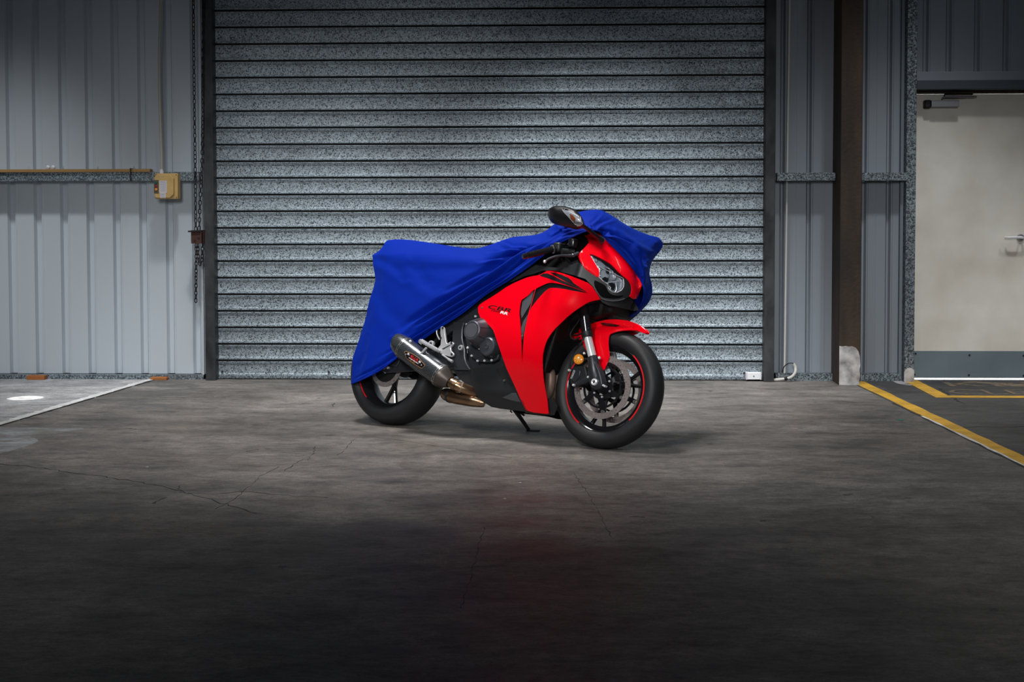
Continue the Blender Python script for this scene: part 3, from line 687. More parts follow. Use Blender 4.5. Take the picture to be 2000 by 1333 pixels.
for t in (.18,.13,.07): mb.bb((-u+.051, -.0466, Hh*t), (-u+.079, -.0461, Hh*t+.0024))
obj('printed_line', mb, mat['ink'], lb_, smooth=False)['kind'] = 'stuff'
# conduit above it
cy_ = KY+.04
P = [onw(315.5, 340, cy_), onw(315, 300, cy_), onw(312, 200, cy_), onw(311, 120, cy_), onw(313, 40, cy_), onw(314, -30, cy_), onw(314, -120, cy_)]
cn = empty('conduit', tuple(P[0])); tag(cn, 'beige flexible conduit running up the left wall from the control box', 'conduit')
obj('pipe', MB().tube([p-P[0] for p in curve(P, 8)], .0095, 10), mat['conduit'], cn)
obj('gland', MB().lathe([(.009,-.008),(.015,-.008),(.015,.02),(.011,.026),(.011,.034),(.0095,.034)], (0,0,0), (0,0,1), 12), mat['label'], cn)

# ---- chains
def link_mesh(L=.040, w=.024, r=.0036):
    pts = []; h = L/2-w/2; rr = w/2-r
    for k in range(9): a = -pi/2+pi*k/8; pts.append((rr*cos(a), 0, 0)) if False else None
    for k in range(9): a = pi*k/8; pts.append((rr*cos(a), 0, h+rr*sin(a)))
    for k in range(9): a = pi+pi*k/8; pts.append((rr*cos(a), 0, -h+rr*sin(a)))
    return MB().ring(pts, r, 6)
def chain(name, label, path, pitch=.030, group=None, start_turn=0):
    root = empty(name, tuple(path[0])); tag(root, label, 'chain', group)
    P = [np.array(p)-np.array(path[0]) for p in path]; C = curve(P, 12); s = [0]
    for a, b in zip(C[:-1], C[1:]): s.append(s[-1]+np.linalg.norm(b-a))
    first = None; n = int(s[-1]/pitch)
    for k in range(n):
        d = (k+.5)*pitch; i = max(j for j in range(len(s)) if s[j] <= d); i = min(i, len(C)-2)
        t = (d-s[i])/(s[i+1]-s[i]+1e-9); p = C[i]+(C[i+1]-C[i])*t; tg = Vector(C[i+1]-C[i]).normalized()
        q = tg.to_track_quat('Z', 'Y'); q = q @ Matrix.Rotation((k % 2)*pi/2 + .35 + random.uniform(-.2,.2), 3, 'Z').to_quaternion()
        if first is None:
            first = obj('link', link_mesh(), mat['chain'], root); o = first
        else:
            o = first.copy(); COL.objects.link(o); o.parent = root
        o.location = tuple(p); o.rotation_mode = 'QUATERNION'; o.rotation_quaternion = q
    return root
HY = WY-.16
chain('hoist_chain', 'dark hoist chain hanging left of the shutter jamb into the rusty keeper', [onw(377.5, -15, HY), onw(379, 150, HY), onw(381, 300, HY), onw(382.5, 455, HY)], group='hoist chains by the shutter jamb')
chain('hoist_chain', 'dark hoist chain hanging against the shutter jamb above the rusty keeper', [onw(397, -15, HY+.02), onw(396.5, 150, HY+.02), onw(394.5, 320, HY+.02), onw(392, 370, HY), onw(388.5, 453, HY-.012)], group='hoist chains by the shutter jamb')
chain('hoist_chain', 'dark chain end dangling straight down below the rusty keeper', [onw(383, 476, HY-.01), onw(383, 530, HY-.01), onw(382.3, 597, HY-.01)], pitch=.026, group='hoist chains by the shutter jamb')
chain('hoist_chain', 'short chain loop hanging below the rusty keeper beside the jamb', [onw(386, 476, HY), onw(387.5, 505, HY), onw(391.5, 518, HY), onw(394.5, 505, HY), onw(396, 472, HY+.01)], pitch=.026, group='hoist chains by the shutter jamb')
k0, k1 = onw(373.5, 476, HY-.02), onw(395, 450, HY-.02)
ck = empty('chain_keeper', tuple((k0+k1)/2)); tag(ck, 'small rusty brown steel chain keeper with chains through it by the jamb', 'bracket')
w2, h2 = (k1[0]-k0[0])/2, (k1[2]-k0[2])/2
mb = MB(); mb.bb((-w2, -.004, -h2), (w2, .002, h2)); mb.bb((-w2, -.004, h2-.004), (w2, .10, h2)); mb.bb((w2-.004, -.004, -h2), (w2, .17, h2))
obj('plate', mb, mat['rust_box'], ck, smooth=False)
obj('pin', MB().tube([(-w2-.018,-.012,h2-.008),(w2*.8,-.012,h2-.006)], .006, 8), mat['chain'], ck)
for a in ((.015,-.010),(-.012,.018-h2)):
    obj('eyelet', MB().lathe([(.0045,-.006),(.008,-.006),(.009,-.004)], (a[0],0,a[1]), (0,1,0), 10), mat['chain'], ck)

# ---- conduit and hose at the foot of the right bay
vy = WY-.02
vp = empty('wall_pipe', (X(1534), vy, 0)); tag(vp, 'thin pale vertical pipe on the narrow wall bay right of the shutter', 'pipe')
obj('pipe', MB().tube([(X(1533.5)-X(1534), 0, .05), (X(1536)-X(1534), 0, Z(350)), (X(1540)-X(1534), 0, ZTOP)], .007, 10), mat['conduit_w'], vp)
hy = WY-.07
P = [onw(1500, 744.3, hy), onw(1515, 743.2, hy), onw(1535, 740, hy), onw(1546, 736.5, hy-.01), onw(1553, 728, hy-.01), onw(1553.5, 718, hy), onw(1550, 711, hy)]
P[0][2] = .012; P[1][2] = .012; P[2][2] = max(P[2][2], .016)
hs = empty('hose', tuple(P[0])); tag(hs, 'grey hose stub curling up from the floor at the right shutter jamb', 'hose')
obj('tube', MB().tube([p-P[0] for p in curve(P, 8)], [.008]*4+[.010]*(len(curve(P,8))-4), 10), mat['conduit_w'], hs)
Q = [onw(1550, 711, hy), onw(1545, 709.5, hy), onw(1536, 712, hy+.01), onw(1530, 720, hy+.02), onw(1528.5, 728, hy+.03)]
obj('cable', MB().tube([p-P[0] for p in curve(Q, 8)], .0035, 8), mat['black'], hs)
obj('collar', MB().tube([P[2]-P[0]-np.array([.012,0,.002]), P[2]-P[0]+np.array([.01,0,.003])], .0125, 10), mat['black'], hs)

# ================================================================== MOTORCYCLE
bike = empty('motorcycle', tuple(BO)); bike.rotation_euler = Matrix(BM.tolist()).to_euler()
tag(bike, 'red and black sports motorcycle on its side stand half under a blue cover', 'motorcycle')

# ---- wheels
def tyre_mb(cx, cz, prof, n=96):
    P = prof + [(r, -y) for r, y in prof[::-1][1:]]
    P += [(prof[0][0]-.006, -prof[0][1]-.012 if prof[0][1] > 0 else -prof[0][1]-.012), (prof[0][0]-.006, prof[0][1]+.012)]
    return MB().lathe(P, (cx, 0, cz), (0,1,0), n, closed=True)
FT = [(.219,-.044),(.230,-.053),(.246,-.0595),(.262,-.0605),(.277,-.055),(.289,-.042),(.297,-.022),(.300,0)]
RT = [(.220,-.072),(.232,-.085),(.250,-.094),(.266,-.094),(.283,-.083),(.297,-.062),(.307,-.033),(.311,0)]
def S(mb): return mb.map(steer)
def rim_prof(hw, ro=.2245, well=.192):
    a = [(ro,-hw),(ro+.004,-hw+.002),(ro-.004,-hw+.008),(well+.012,-hw+.020),(well+.004,-hw*.35),(well+.004,hw*.35),(well+.012,hw-.020),(ro-.004,hw-.008),(ro+.004,hw-.002),(ro,hw)]
    b = [(ro-.006,hw-.002),(well+.007,hw-.024),(well-.002,hw*.35),(well-.002,-hw*.35),(well+.007,-hw+.024),(ro-.006,-hw+.002)]
    return a+b
def wheel(name, cx, cz, hw, tyre, steered, spoke_rot, stripes):
    fn = S if steered else (lambda m: m)
    w = empty(name, parent=bike)
    # tyre, rim, hub, spokes are sub-parts of the wheel
    obj('tyre', fn(tyre_mb(cx, cz, tyre)), mat['rubber'], w, ang=60)
    obj('rim', fn(MB().lathe(rim_prof(hw), (cx,0,cz), (0,1,0), 96, closed=True)), mat['black_gloss'], w)
    obj('hub', fn(MB().lathe([(.012,-hw*.9),(.034,-hw*.9),(.036,-hw*.6),(.030,-.012),(.030,.012),(.036,hw*.6),(.034,hw*.9),(.012,hw*.9)], (cx,0,cz), (0,1,0), 32)), mat['dark_metal'], w)
    for k in range(3):
        a = spoke_rot+k*2*pi/3; mb = MB()
        for sgn in (-1, 1):
            for (r0, r1, t0, t1, h0, h1) in ((.028, .10, 0, .05*sgn, .020, .016), (.10, .200, .05*sgn, .20*sgn, .016, .017)):
                c0 = np.array([cx+r0*cos(a+t0), 0, cz+r0*sin(a+t0)]); c1 = np.array([cx+r1*cos(a+t1), 0, cz+r1*sin(a+t1)])
                mb.tube([c0, (c0+c1)/2, c1], [h0*.62, (h0+h1)*.29, h1*.62], 8, flat=1.0)
        V = np.array(mb.v); V[:,1] *= (1.5 if not steered else 1.25); mb.v = [tuple(p) for p in V]
        obj('spoke', fn(mb), mat['black_gloss'], w)
    for a0, a1 in stripes:
        # thin raised tape on the right-hand rim lip
        V = []; n = 24
        for k in range(n+1):
            a = radians(a0+(a1-a0)*k/n)
            for r, y in ((.2185,-hw-.0012),(.2262,-hw-.0012),(.2262,-hw+.001),(.2185,-hw+.001)): V.append((cx+r*cos(a), y, cz+r*sin(a)))
        F = [(4*i+j, 4*i+(j+1)%4, 4*i+4+(j+1)%4, 4*i+4+j) for i in range(n) for j in range(4)]+[(0,1,2,3),(4*n,4*n+3,4*n+2,4*n+1)]
        obj('rim_stripe', fn(MB().add(V, F)), mat['red_tape'], w, smooth=False)
    return w
fw = wheel('front_wheel', WB, RF, .048, FT, True, radians(20), ((-42, 52), (145, 238)))
rw = wheel('rear_wheel', 0, RR, .076, RT, False, radians(-95), ((172, 232), (20, 100)))
# valve stem marks skipped: brake discs
def rotor(cx, cz, y, ri, ro, name, parent, fn, th=.005, rows=3, na=120):
    V = []; F = []; rs = np.linspace(ri, ro, 2*rows+2)
    def vid(i, j, s): return (i*(len(rs))+j)*2+s
    for i in range(na):
        a = 2*pi*i/na
        for j, r in enumerate(rs):
            V += [(cx+r*cos(a), y-th/2, cz+r*sin(a)), (cx+r*cos(a), y+th/2, cz+r*sin(a))]
    hole = set()
    for i in range(na):
        for q in range(rows):
            if (i+q*(3 if na > 100 else 2)) % (8 if na > 100 else 5) == 0: hole.add((i, 2*q+1))
    for i in range(na):
        k = (i+1) % na
        for j in range(len(rs)-1):
            if (i, j) in hole:
                for a, b in (((i,j),(k,j)),((k,j),(k,j+1)),((k,j+1),(i,j+1)),((i,j+1),(i,j))): F.append((vid(*a,0), vid(*b,0), vid(*b,1), vid(*a,1)))
            else:
                F.append((vid(i,j,0), vid(k,j,0), vid(k,j+1,0), vid(i,j+1,0))); F.append((vid(i,j,1), vid(i,j+1,1), vid(k,j+1,1), vid(k,j,1)))
        F.append((vid(i,0,0), vid(i,0,1), vid(k,0,1), vid(k,0,0))); j = len(rs)-1; F.append((vid(i,j,0), vid(k,j,0), vid(k,j,1), vid(i,j,1)))
    return obj(name, fn(MB().add(V, F)), mat['rotor'], parent, smooth=False)
def front_disc(y, s):
    d = empty('brake_disc', parent=bike)
    rotor(WB, RF, y, .130, .160, 'rotor', d, S, na=200)
    mb = MB().lathe([(.040,y-.004),(.062,y-.004),(.062,y+.004),(.040,y+.004)], (WB,0,RF), (0,1,0), 40, closed=True)
    mb.lathe([(.098,y-.003),(.108,y-.003),(.108,y+.003),(.098,y+.003)], (WB,0,RF), (0,1,0), 48, closed=True)
    for k in range(6):
        a = radians(40+60*k); c = np.array([WB,y,RF]); u_ = np.array([cos(a),0,sin(a)]); v_ = np.array([-sin(a),0,cos(a)])
        mb.prism([c+u_*.055-v_*.020, c+u_*.104-v_*.012, c+u_*.128-v_*.012, c+u_*.128+v_*.012, c+u_*.104+v_*.012, c+u_*.055+v_*.006], (0,.005,0))
    obj('carrier', S(mb), mat['black_gloss'], d, ang=30)
    for k in range(6):
        a = radians(40+60*k); c = (WB+.124*cos(a), y, RF+.124*sin(a))
        obj('bobbin', S(MB().lathe([(.0035,-.006*1),(.0085,-.006),(.0085,.006),(.0035,.006)], c, (0,1,0), 14, closed=True)), mat['steel'], d)
        c = (WB+.050*cos(a), y-.004, RF+.050*sin(a))
        obj('disc_bolt', S(MB().lathe([(0,-.005),(.004,-.005),(.0055,-.002),(.0055,.001)], c, (0,1,0), 10)), mat['chrome'], d)
front_disc(-.070, 1); front_disc(.070, -1)
rd = empty('brake_disc', parent=bike)
rotor(0, RR, -.100, .080, .110, 'rotor', rd, lambda m: m, rows=2, na=90)
mb = MB().lathe([(.034,-.103),(.084,-.103),(.084,-.098),(.034,-.098)], (0,0,RR), (0,1,0), 40, closed=True)
obj('carrier', mb, mat['black'], rd)
obj('caliper_pin', MB().lathe([(0,.006),(.006,.006),(.009,.003),(.009,-.01)], B(757,718,-.135), (0,-1,0), 14), mat['alu'], bike)
obj('rear_axle', MB().lathe([(0,-.128),(.010,-.128),(.012,-.124),(.012,.158),(.010,.165),(0,.165)], (0,0,RR), (0,1,0), 16), mat['steel'], bike)
obj('rear_caliper', MB().prism([(.02,-.135,RR+.08),(.09,-.135,RR+.09),(.12,-.135,RR+.04),(.10,-.135,RR+.0),(.03,-.135,RR+.02)], (0,.05,0)), mat['dark_metal'], bike, bevel=.006)
# swingarm
for y0_, y1_ in ((-.124,-.112),(.112,.124)):
    mb = MB().prism([(-.035,y0_,RR+.035),(-.04,y0_,RR-.02),(.02,y0_,RR-.035),(.25,y0_,RR-.01),(.50,y0_,RR+.03),(.52,y0_,RR+.12),(.40,y0_,RR+.13),(.2,y0_,RR+.085)], (0,y1_-y0_,0))
    obj('swingarm', mb, mat['dark_metal'], bike, bevel=.008)
obj('swingarm_adjuster', MB().lathe([(.008,-.129),(.018,-.129),(.018,-.120)], (0,0,RR), (0,1,0), 20), mat['alu'], bike)
obj('swingarm_bridge', MB().bb((.36,-.12,RR+.01),(.50,.12,RR+.12)), mat['dark_metal'], bike, bevel=.01)

# ---- fork
ax = np.array([-sin(RAKE),0,cos(RAKE)])
def fork_pt(y, t, off=0.): return np.array([WB-.012+off, y, RF+.02]) + ax*t
fP0, fP1, fP2, fP3 = [B(px, py, -.115) for px, py in ((1138,585),(1147.5,658),(1158.5,703),(1164,738))]
fdir = (fP1-fP3); 
for sgn in (-1, 1):
    def side(p): q = np.array(p, float).copy(); q[1] *= -sgn if sgn == 1 else 1; return q
    def sy(p):
        q = unsteer(p)[0]
        if sgn == 1: q[1] = -q[1]
        return steer(q)[0]
    top = B(1127, 520, -.115)
    fk = empty('fork_leg', parent=bike)
    obj('outer_tube', MB().tube([sy(top), sy(fP0), sy(fP1)], [.028,.028,.027], 24), mat['black_gloss'], fk)
    obj('dust_seal', MB().tube([sy(fP1+(fP0-fP1)*.12), sy(fP1), sy(fP1-(fP0-fP1)*.03)], [.0295,.0295,.026], 24), mat['plastic'], fk)
    obj('inner_tube', MB().tube([sy(fP1), sy(fP2)], .0215, 24), mat['chrome'], fk)
    q = fP2+(fP3-fP2)*.5
    obj('axle_casting', MB().tube([sy(fP2+(fP1-fP2)*.12), sy(fP2), sy(q), sy(fP3), sy(B(1164,752,-.112))], [.026,.029,.032,.034,.024], 16), mat['dark_metal'], fk)
ft_ = [(1149,706),(1160,703),(1165,711),(1171,723),(1175,737),(1177,750),(1173,759),(1162,762),(1153,757),(1148,744),(1146,728)]
obj('fork_foot', MB().prism(BL([(a, b, -.140) for a, b in ft_]), (0,.045,0)), mat['dark_metal'], bike, bevel=.008)
an = B(1162, 747, -.141)
obj('axle_nut', MB().lathe([(.007,.010),(.0115,.012),(.0165,.010),(.0175,.0)], an, (0,-1,0), 28), mat['chrome'], bike)
obj('axle_bore', MB().lathe([(0,.005),(.0105,.005),(.0105,.0)], an, (0,-1,0), 20), mat['black'], bike)
obj('axle_hex', MB().lathe([(0,.009),(.005,.009),(.0055,.002)], an, (0,-1,0), 6), mat['steel'], bike)
for px, py in ((1172,753),(1178,753),(1181,755)):
    obj('pinch_bolt', MB().lathe([(0,.006),(.004,.006),(.0055,.003),(.0055,-.02)], B(px,py,-.13), (.2,-1,0), 10), mat['chrome'], bike)
obj('wheel_spacer', S(MB().lathe([(.012,-.10),(.024,-.10),(.030,-.06),(.034,-.045)], (WB,0,RF), (0,1,0), 28)), mat['dark_metal'], bike)
obj('front_axle', S(MB().lathe([(0,-.14),(.011,-.14),(.011,.14),(0,.14)], (WB,0,RF), (0,1,0), 16)), mat['dark_metal'], bike)
# caliper
for sgn in (1, -1):
    def sy(p):
        q = unsteer(p)[0]
        if sgn == -1: q[1] = -q[1]
        return steer(q)[0]
    cal = empty('brake_caliper', parent=bike)
    o1 = [B(px, py, -.118) for px, py in ((1114,721),(1121,716),(1133,714),(1143,716),(1147,732),(1141,746),(1128,755),(1116,753),(1111,745))]
    c_ = MB().prism([sy(p) for p in o1], (0,.062*sgn,0)); obj('caliper_body', c_, mat['plastic'], cal, bevel=.006)
    o2 = [B(px, py, -.124) for px, py in ((1117,724),(1125,720),(1134,724),(1132,736),(1122,748),(1116,744))]
    obj('caliper_cover', MB().prism([sy(p) for p in o2], (0,.02*sgn,0)), mat['dark_metal'], cal, bevel=.004)
    arm = [B(1152,738,-.122), B(1140,746,-.122), B(1128,750,-.12), B(1120,752,-.118)]
    obj('caliper_bracket', MB().tube([sy(p) for p in curve(arm, 4)], [.016]*5+[.013]*4+[.011]*4, 10), mat['dark_metal'], cal)
    for px, py in ((1119.5,752.5),(1148.5,737),(1111,723.5)):
        p = sy(B(px, py, -.138)); obj('caliper_bolt', MB().lathe([(0,-.004),(.0045,-.004),(.0065,0),(.0065,.012)] if sgn == 1 else [(0,.004),(.0045,.004),(.0065,0),(.0065,-.012)], p, (0,1,0), 12), mat['chrome'], cal)
g_pl = lambda y: (lambda P: -(P[:,1]-y)*-1)   # half-space y>=value
def plane_at(y): return lambda P: y-P[:,1]
surf_text('caliper_lettering', 'TOKICO', (1116.5,742), (7,-17), (-2.6,-2.6), plane_at(-.1245), mat['label'], bike, lift=.0008)
# orange round reflector on the fork
rp = B(1130, 702, -.135); dn = np.array([.35,-.94,0]); dn /= np.linalg.norm(dn)
rf_ = obj('reflector', MB().lathe([(0,.007),(.018,.006),(.024,.003),(.026,0),(.026,-.008),(0,-.008)], rp, dn, 28), mat['orange_lens'], bike, ang=25)
mb = MB()
for k in range(4):
    a = radians(10+45*k); u_ = np.array([dn[1],-dn[0],0.]); w_2 = np.array([0,0,1.]); d = cos(a)*u_+sin(a)*w_2
    mb.tube([rp+dn*.0068-d*.018, rp+dn*.0068+d*.018], .0012, 5)
obj('reflector_ribs', mb, M('amber_light', (1,.62,.15), .3), rf_)['kind'] = 'stuff'
obj('reflector_bracket', MB().tube([rp-dn*.004, B(1150,702,-.10)], .007, 8), mat['plastic'], bike)
p = B(1141,690.5,-.125); obj('bracket_bolt', MB().lathe([(0,.006),(.005,.006),(.0065,.002),(.0065,-.01)], p, dn, 10), mat['chrome'], bike)
# brake hoses
for pts in ([(1134,598,-.11),(1131,625,-.13),(1121,640,-.13),(1114,655,-.13),(1122,664,-.12),(1133,659,-.12)], [(1150,640,-.13),(1134,672,-.14),(1122,686,-.13),(1114,704,-.13),(1113,722,-.125)],
            [(1128,580,-.08),(1116,615,-.09),(1112,650,-.10),(1126,655,-.11),(1140,650,-.12)]):
    obj('brake_hose', MB().tube(curve(BL(pts), 6), .0042, 8), mat['black'], bike)

# ---- front fender on the wheel
def g_fender(P):
    Q = unsteer(P); dx = Q[:,0]-WB; dz = Q[:,2]-RF; rho = np.sqrt(dx*dx+dz*dz)
    return np.sqrt(np.maximum(rho-.259, 0)**2*1.15 + Q[:,1]**2) - .078
fo = [(1153.6,635.6),(1167.3,628.8),(1184.8,624.9),(1204.3,624.3),(1225.8,626.8),(1241.4,631.7),(1257,639.5),(1267.7,648.3),(1267.7,652),(1261,651),(1249,646.3),(1231.7,644.4),(1214,645.4),(1198.5,649.3),(1190.7,655),(1188.7,670.7),(1189.7,684.4),(1190.3,698),(1182.9,717.5),(1179,723.4),(1175,721.4),(1167.3,705.8),(1161.4,696),(1163.4,688.3),(1159.5,668.8),(1153.6,655)]
slot_ = [(1172,631.5),(1180,630.5),(1195,632),(1209,635.5),(1202,637.5),(1188,636.5),(1176,634.5)]
fo = smooth_outline(fo, 3)
fend = panel('front_fender', fo, g_fender, mat['red'], bike,  push=(-.002,.003,-.004), grid=2.0)
panel('fender_slot', slot_, lambda P: g_fender(P)-.0065, mat['decal_black'], fend, push=(.001,.005,-.002), grid=3)
me = fend.data.copy(); V = np.array([tuple(v.co) for v in me.vertices]); Q = unsteer(V); Q[:,1] *= -1
Zs = Q[:,2]-RF
ff = [tuple(reversed(p.vertices)) for p in me.polygons if min(Zs[i] for i in p.vertices) > .22]
obj('front_fender', MB().add(steer(Q), ff), mat['red'], bike, ang=50)
panel('fender_rear_wing', [(1130,646),(1137,634),(1150,632),(1157,655),(1160,690),(1152,697),(1143,682),(1137,668),(1133,656)], plane_at(-.066), mat['red'], fend, push=(0,.004,0), grid=4)
panel('fender_rear_wing', [(1113,661),(1118,654),(1128,650),(1136,654),(1134,664),(1124,664)], plane_at(-.062), mat['red'], fend, push=(0,.004,0), grid=4)
p = B(1170,699.5,-.105); obj('fender_bolt', MB().lathe([(0,.006),(.005,.006),(.008,.002),(.008,-.006)], p, dn, 12), mat['chrome'], bike)

# ---- side fairing surface (motorcycle frame): y = -Y(x,z)
sc_ = [(934,600,.185),(960,585,.195),(1000,556,.200),(1050,539,.205),(1085,531,.205),(1120,542,.215),(1172,585,.205),(1150,575,.222),(1110,600,.245),(1075,600,.240),(1040,600,.235),(1000,600,.215),(960,615,.20),
       (1060,640,.250),(1030,650,.245),(990,660,.220),(970,660,.205),(1050,690,.240),(1058,690,.232),(1020,700,.225),(990,710,.195),(1058,740,.200),(1030,745,.190),(1005,750,.170),(1068,790,.140),(1045,790,.142),(1025,790,.135),(1070,808,.120),(1085,638,.232),(1108,618,.225),(1138,596,.205)]
cp = [B(a, b, -y) for a, b, y in sc_]
fY = rbf([(p[0], p[2]) for p in cp], [y for _, _, y in sc_], 2e-4)
def g_side(P): return -P[:,1]*1.0*1.0*1.0*1.0*1.0*1.0 - fY(P[:,[0,2]]) if False else (fY_clip(P)-(-P[:,1]))*-1
def fY_clip(P):
    Q = np.stack([np.clip(P[:,0], .45, 1.45), np.clip(P[:,2], .08, 1.1)], 1); return np.clip(fY(Q), .08, .29)
def g_side(P): return -P[:,1]-fY_clip(P)
red_out = [(933.4,600.5),(936,596),(942,591.4),(956.8,582.5),(972.5,572.5),(988.3,561.5),(1004,553),(1014.5,548.4),(1030.3,542),(1044,539),(1052.3,537.9),(1066,531),(1072,530),(1087.3,531.2),(1100,534.5),(1116.6,540),(1132,546),(1147.8,552.6),(1156.5,560.5),(1165,573),(1172.2,585.5),(1162,587),(1151.7,589.7),(1144,593.5),(1136,598.5),(1126,605),(1116.6,612.2),(1107,620),(1097,629.7),(1085.3,641),(1078,649.5),(1071.7,659),(1067,667.5),(1063.9,676.6),(1061.5,685),(1060,694),(1059.4,704),(1059.4,713.6),(1061,737),(1063.9,756.5),(1068.8,782),(1071.3,808.3),(1065.8,809),(1042.4,806.3),(1027.8,802.4),(1019,785.8),(1005.4,754.6),(992.5,727),(988.8,719),(979.4,692.3),(973.5,675),(968.5,660),(963.1,645),(955,635.6),(944.2,627.5),(937.5,619.4),(934.1,610)]
vent = [(1048.3,563),(1039.7,568.3),(1031.3,577.2),(1018.7,586.2),(1016.1,593.5),(1014,612.4),(1016,635.5),(1017.7,660),(1018.6,690),(1020,712),(1021.6,680),(1023,660),(1027,635.5),(1031.8,614.5),(1038.7,599.8),(1051.3,583.5),(1065,568.8),(1070,565),(1075.5,562.5),(1088,563),(1104,565.3),(1119.6,568.3),(1135,571),(1149.7,573.3),(1135,568),(1116.6,561.4),(1097,555.6),(1086,553.4),(1077.5,552.7),(1070,553.5),(1063.9,555.6)]
fair = panel('side_fairing', red_out, g_side, mat['red'], bike, push=(0,.005,0), holes=[vent], grid=7)
panel('fairing_vent', [(1050,560),(1062,553),(1078,550),(1098,553),(1152,574),(1120,571),(1078,566),(1066,571),(1052,586),(1040,601),(1033,616),(1025,660),(1021,715),(1016,690),(1011,640),(1010,610),(1013,590),(1018,583),(1030,574)], lambda P: g_side(P)+.010, mat['decal_black'], fair, push=(0,.004,0), grid=7)
panel('vent_duct', [(1042,568),(1036,574),(1020,589),(1017,612),(1019,622),(1028,607),(1037,592)], lambda P: g_side(P)+.006, mat['plastic_grey'], fair, push=(0,.003,0), grid=4)
panel('vent_duct', [(1030.5,615),(1022,628),(1018,640),(1018.5,660),(1020,665),(1024,645)], lambda P: g_side(P)+.006, mat['plastic_grey'], fair, push=(0,.003,0), grid=4)
# thin panel lip across the vent
lipP = march([1047,1043.5,1039.5,1036,1032,1028,1023.5], [563,573,588,601,615,632,658], g_side)
obj('vent_lip', MB().tube(lipP, .0016, 6), mat['red'], fair)
panel('black_stripe', [(1053.5,538.8),(1061,534.3),(1070,534.3),(1083,540.5),(1097,547.5),(1122,558.5),(1147.5,571.5),(1125,563.5),(1100,555),(1085,549.5),(1070,544)], lambda P: g_side(P)-.0008, mat['decal_black'], fair, push=(0,.0012,0), grid=5)
panel('black_stripe', [(1073,532),(1081,532.8),(1097,537),(1110.7,543),(1116,548),(1120,553),(1146,570.5),(1130,562),(1105,550.5),(1088,541)], lambda P: g_side(P)-.0008, mat['decal_black'], fair, push=(0,.0012,0), grid=5)
surf_text('lettering', 'CBR', (951.5,602), (46,8.6), (4.9,-6.6), g_side, mat['decal_black'], fair, bold=.012)
surf_text('lettering', '1000', (959,607.6), (17.5,3.4), (1.4,-2.8), g_side, mat['decal_dkred'], fair)
surf_text('lettering', 'RR', (976.5,612.2), (15,3.6), (2.6,-4.6), g_side, mat['decal_white'], fair)
for px, py in ((941.5,601.5),(1019.5,657)):
    p = march([px],[py],g_side)[0]; obj('fairing_screw', MB().lathe([(0,.002),(.003,.002),(.005,.0015),(.0055,0)], p, (0,-1,0), 12), mat['steel'], fair)
# the left-hand fairing, mirrored
V = np.array([tuple(v.co) for v in fair.data.vertices]); V[:,1] *= -1
obj('side_fairing', MB().add(V, [tuple(reversed(p.vertices)) for p in fair.data.polygons if not (V[p.vertices[0],2] < .42 and V[p.vertices[0],0] > 1.10) and V[p.vertices[0],0] < 1.24]), mat['red'], bike, ang=50)

# ---- belly pan
def g_belly(P): return -P[:,1]-(.150-.55*np.maximum(.22-P[:,2],0)-.10*np.maximum(P[:,0]-1.1,0))
bel = [(886,724),(900,722.5),(913.6,721.5),(940,718.5),(964,715),(984,706),(1000,720),(1040,740),(1062,770),(1067,777),(1075.5,782),(1080,777),(1089,795),(1082,811.5),(1065,811.5),(1045,809.5),(1026,804.5),(993,800.5),(975,798.5),(960,795.5),(941,784),(930,773),(919.5,760.5),(905,747),(894,737)]
bp1 = panel('belly_pan', bel, g_belly, mat['plastic'], bike, push=(0,.006,0), grid=6)
panel('belly_highlight', [(981,777),(1000,768),(1007,768),(1017,786),(1004,784)], lambda P: g_belly(P)-.004, mat['plastic_grey'], bp1, push=(0,.004,0), grid=4)
panel('belly_recess', [(969,722),(985,716),(993,735),(1003,752),(1000,756),(985,745),(974,733)], lambda P: g_belly(P)-.001, mat['black'], bp1, push=(0,.001,0), grid=4)
V = np.array([tuple(v.co) for v in bp1.data.vertices]); V[:,1] *= -1
obj('belly_pan', MB().add(V, [tuple(reversed(p.vertices)) for p in bp1.data.polygons]), mat['plastic'], bike, ang=50)
for px, py in ((946,733),(901.5,729)): 
    p = march([px],[py],g_belly)[0]; obj('pan_screw', MB().lathe([(0,.002),(.003,.002),(.006,.0015),(.0065,0)], p, (0,-1,0), 12), mat['dark_metal'], bike)
p = march([986],[744],g_belly)[0]; obj('pan_bolt', MB().lathe([(0,.008),(.006,.008),(.006,0)], p, (0,-1,0), 8), mat['steel'], bike)

# ---- engine, frame and what fills the body
obj('engine_block', MB().prism([(.60,-.125,.26),(.56,-.125,.45),(.62,-.125,.62),(.80,-.125,.66),(1.02,-.125,.66),(1.06,-.125,.40),(1.02,-.125,.24),(.85,-.125,.18)], (0,.25,0)), mat['dark_metal'], bike, bevel=.02)
obj('airbox', MB().prism([(.60,-.10,.60),(.66,-.12,.78),(.95,-.14,.86),(1.16,-.14,.88),(1.22,-.12,.74),(1.10,-.12,.58),(.8,-.12,.55)], (0,.24,0)), mat['black'], bike, bevel=.02)
def frame_spar(s):
    P = [B(px, py, -.150) for px, py in ((848,648),(900,613),(960,568),(1010,534),(1046,512),(1060,520),(1050,545),(1000,590),(940,640),(915,655),(890,640),(868,660))]
    P = [(p[0], s*.150, p[2]) for p in P]
    return MB().prism(P, (0,-s*.045,0))
obj('frame_spar', frame_spar(-1), mat['dark_metal'], bike, bevel=.006); obj('frame_spar', frame_spar(1), mat['dark_metal'], bike, bevel=.006)
pl = [(884.8,629),(906,629),(903,645),(902,662),(906,674),(907,700),(914,714),(918,724),(887.5,724),(884,713),(882,690),(883,660)]
fp_ = obj('pivot_plate', MB().prism(BL([(a, b, -.160) for a, b in pl]), (0,.03,0)), mat['case'], bike, bevel=.004)
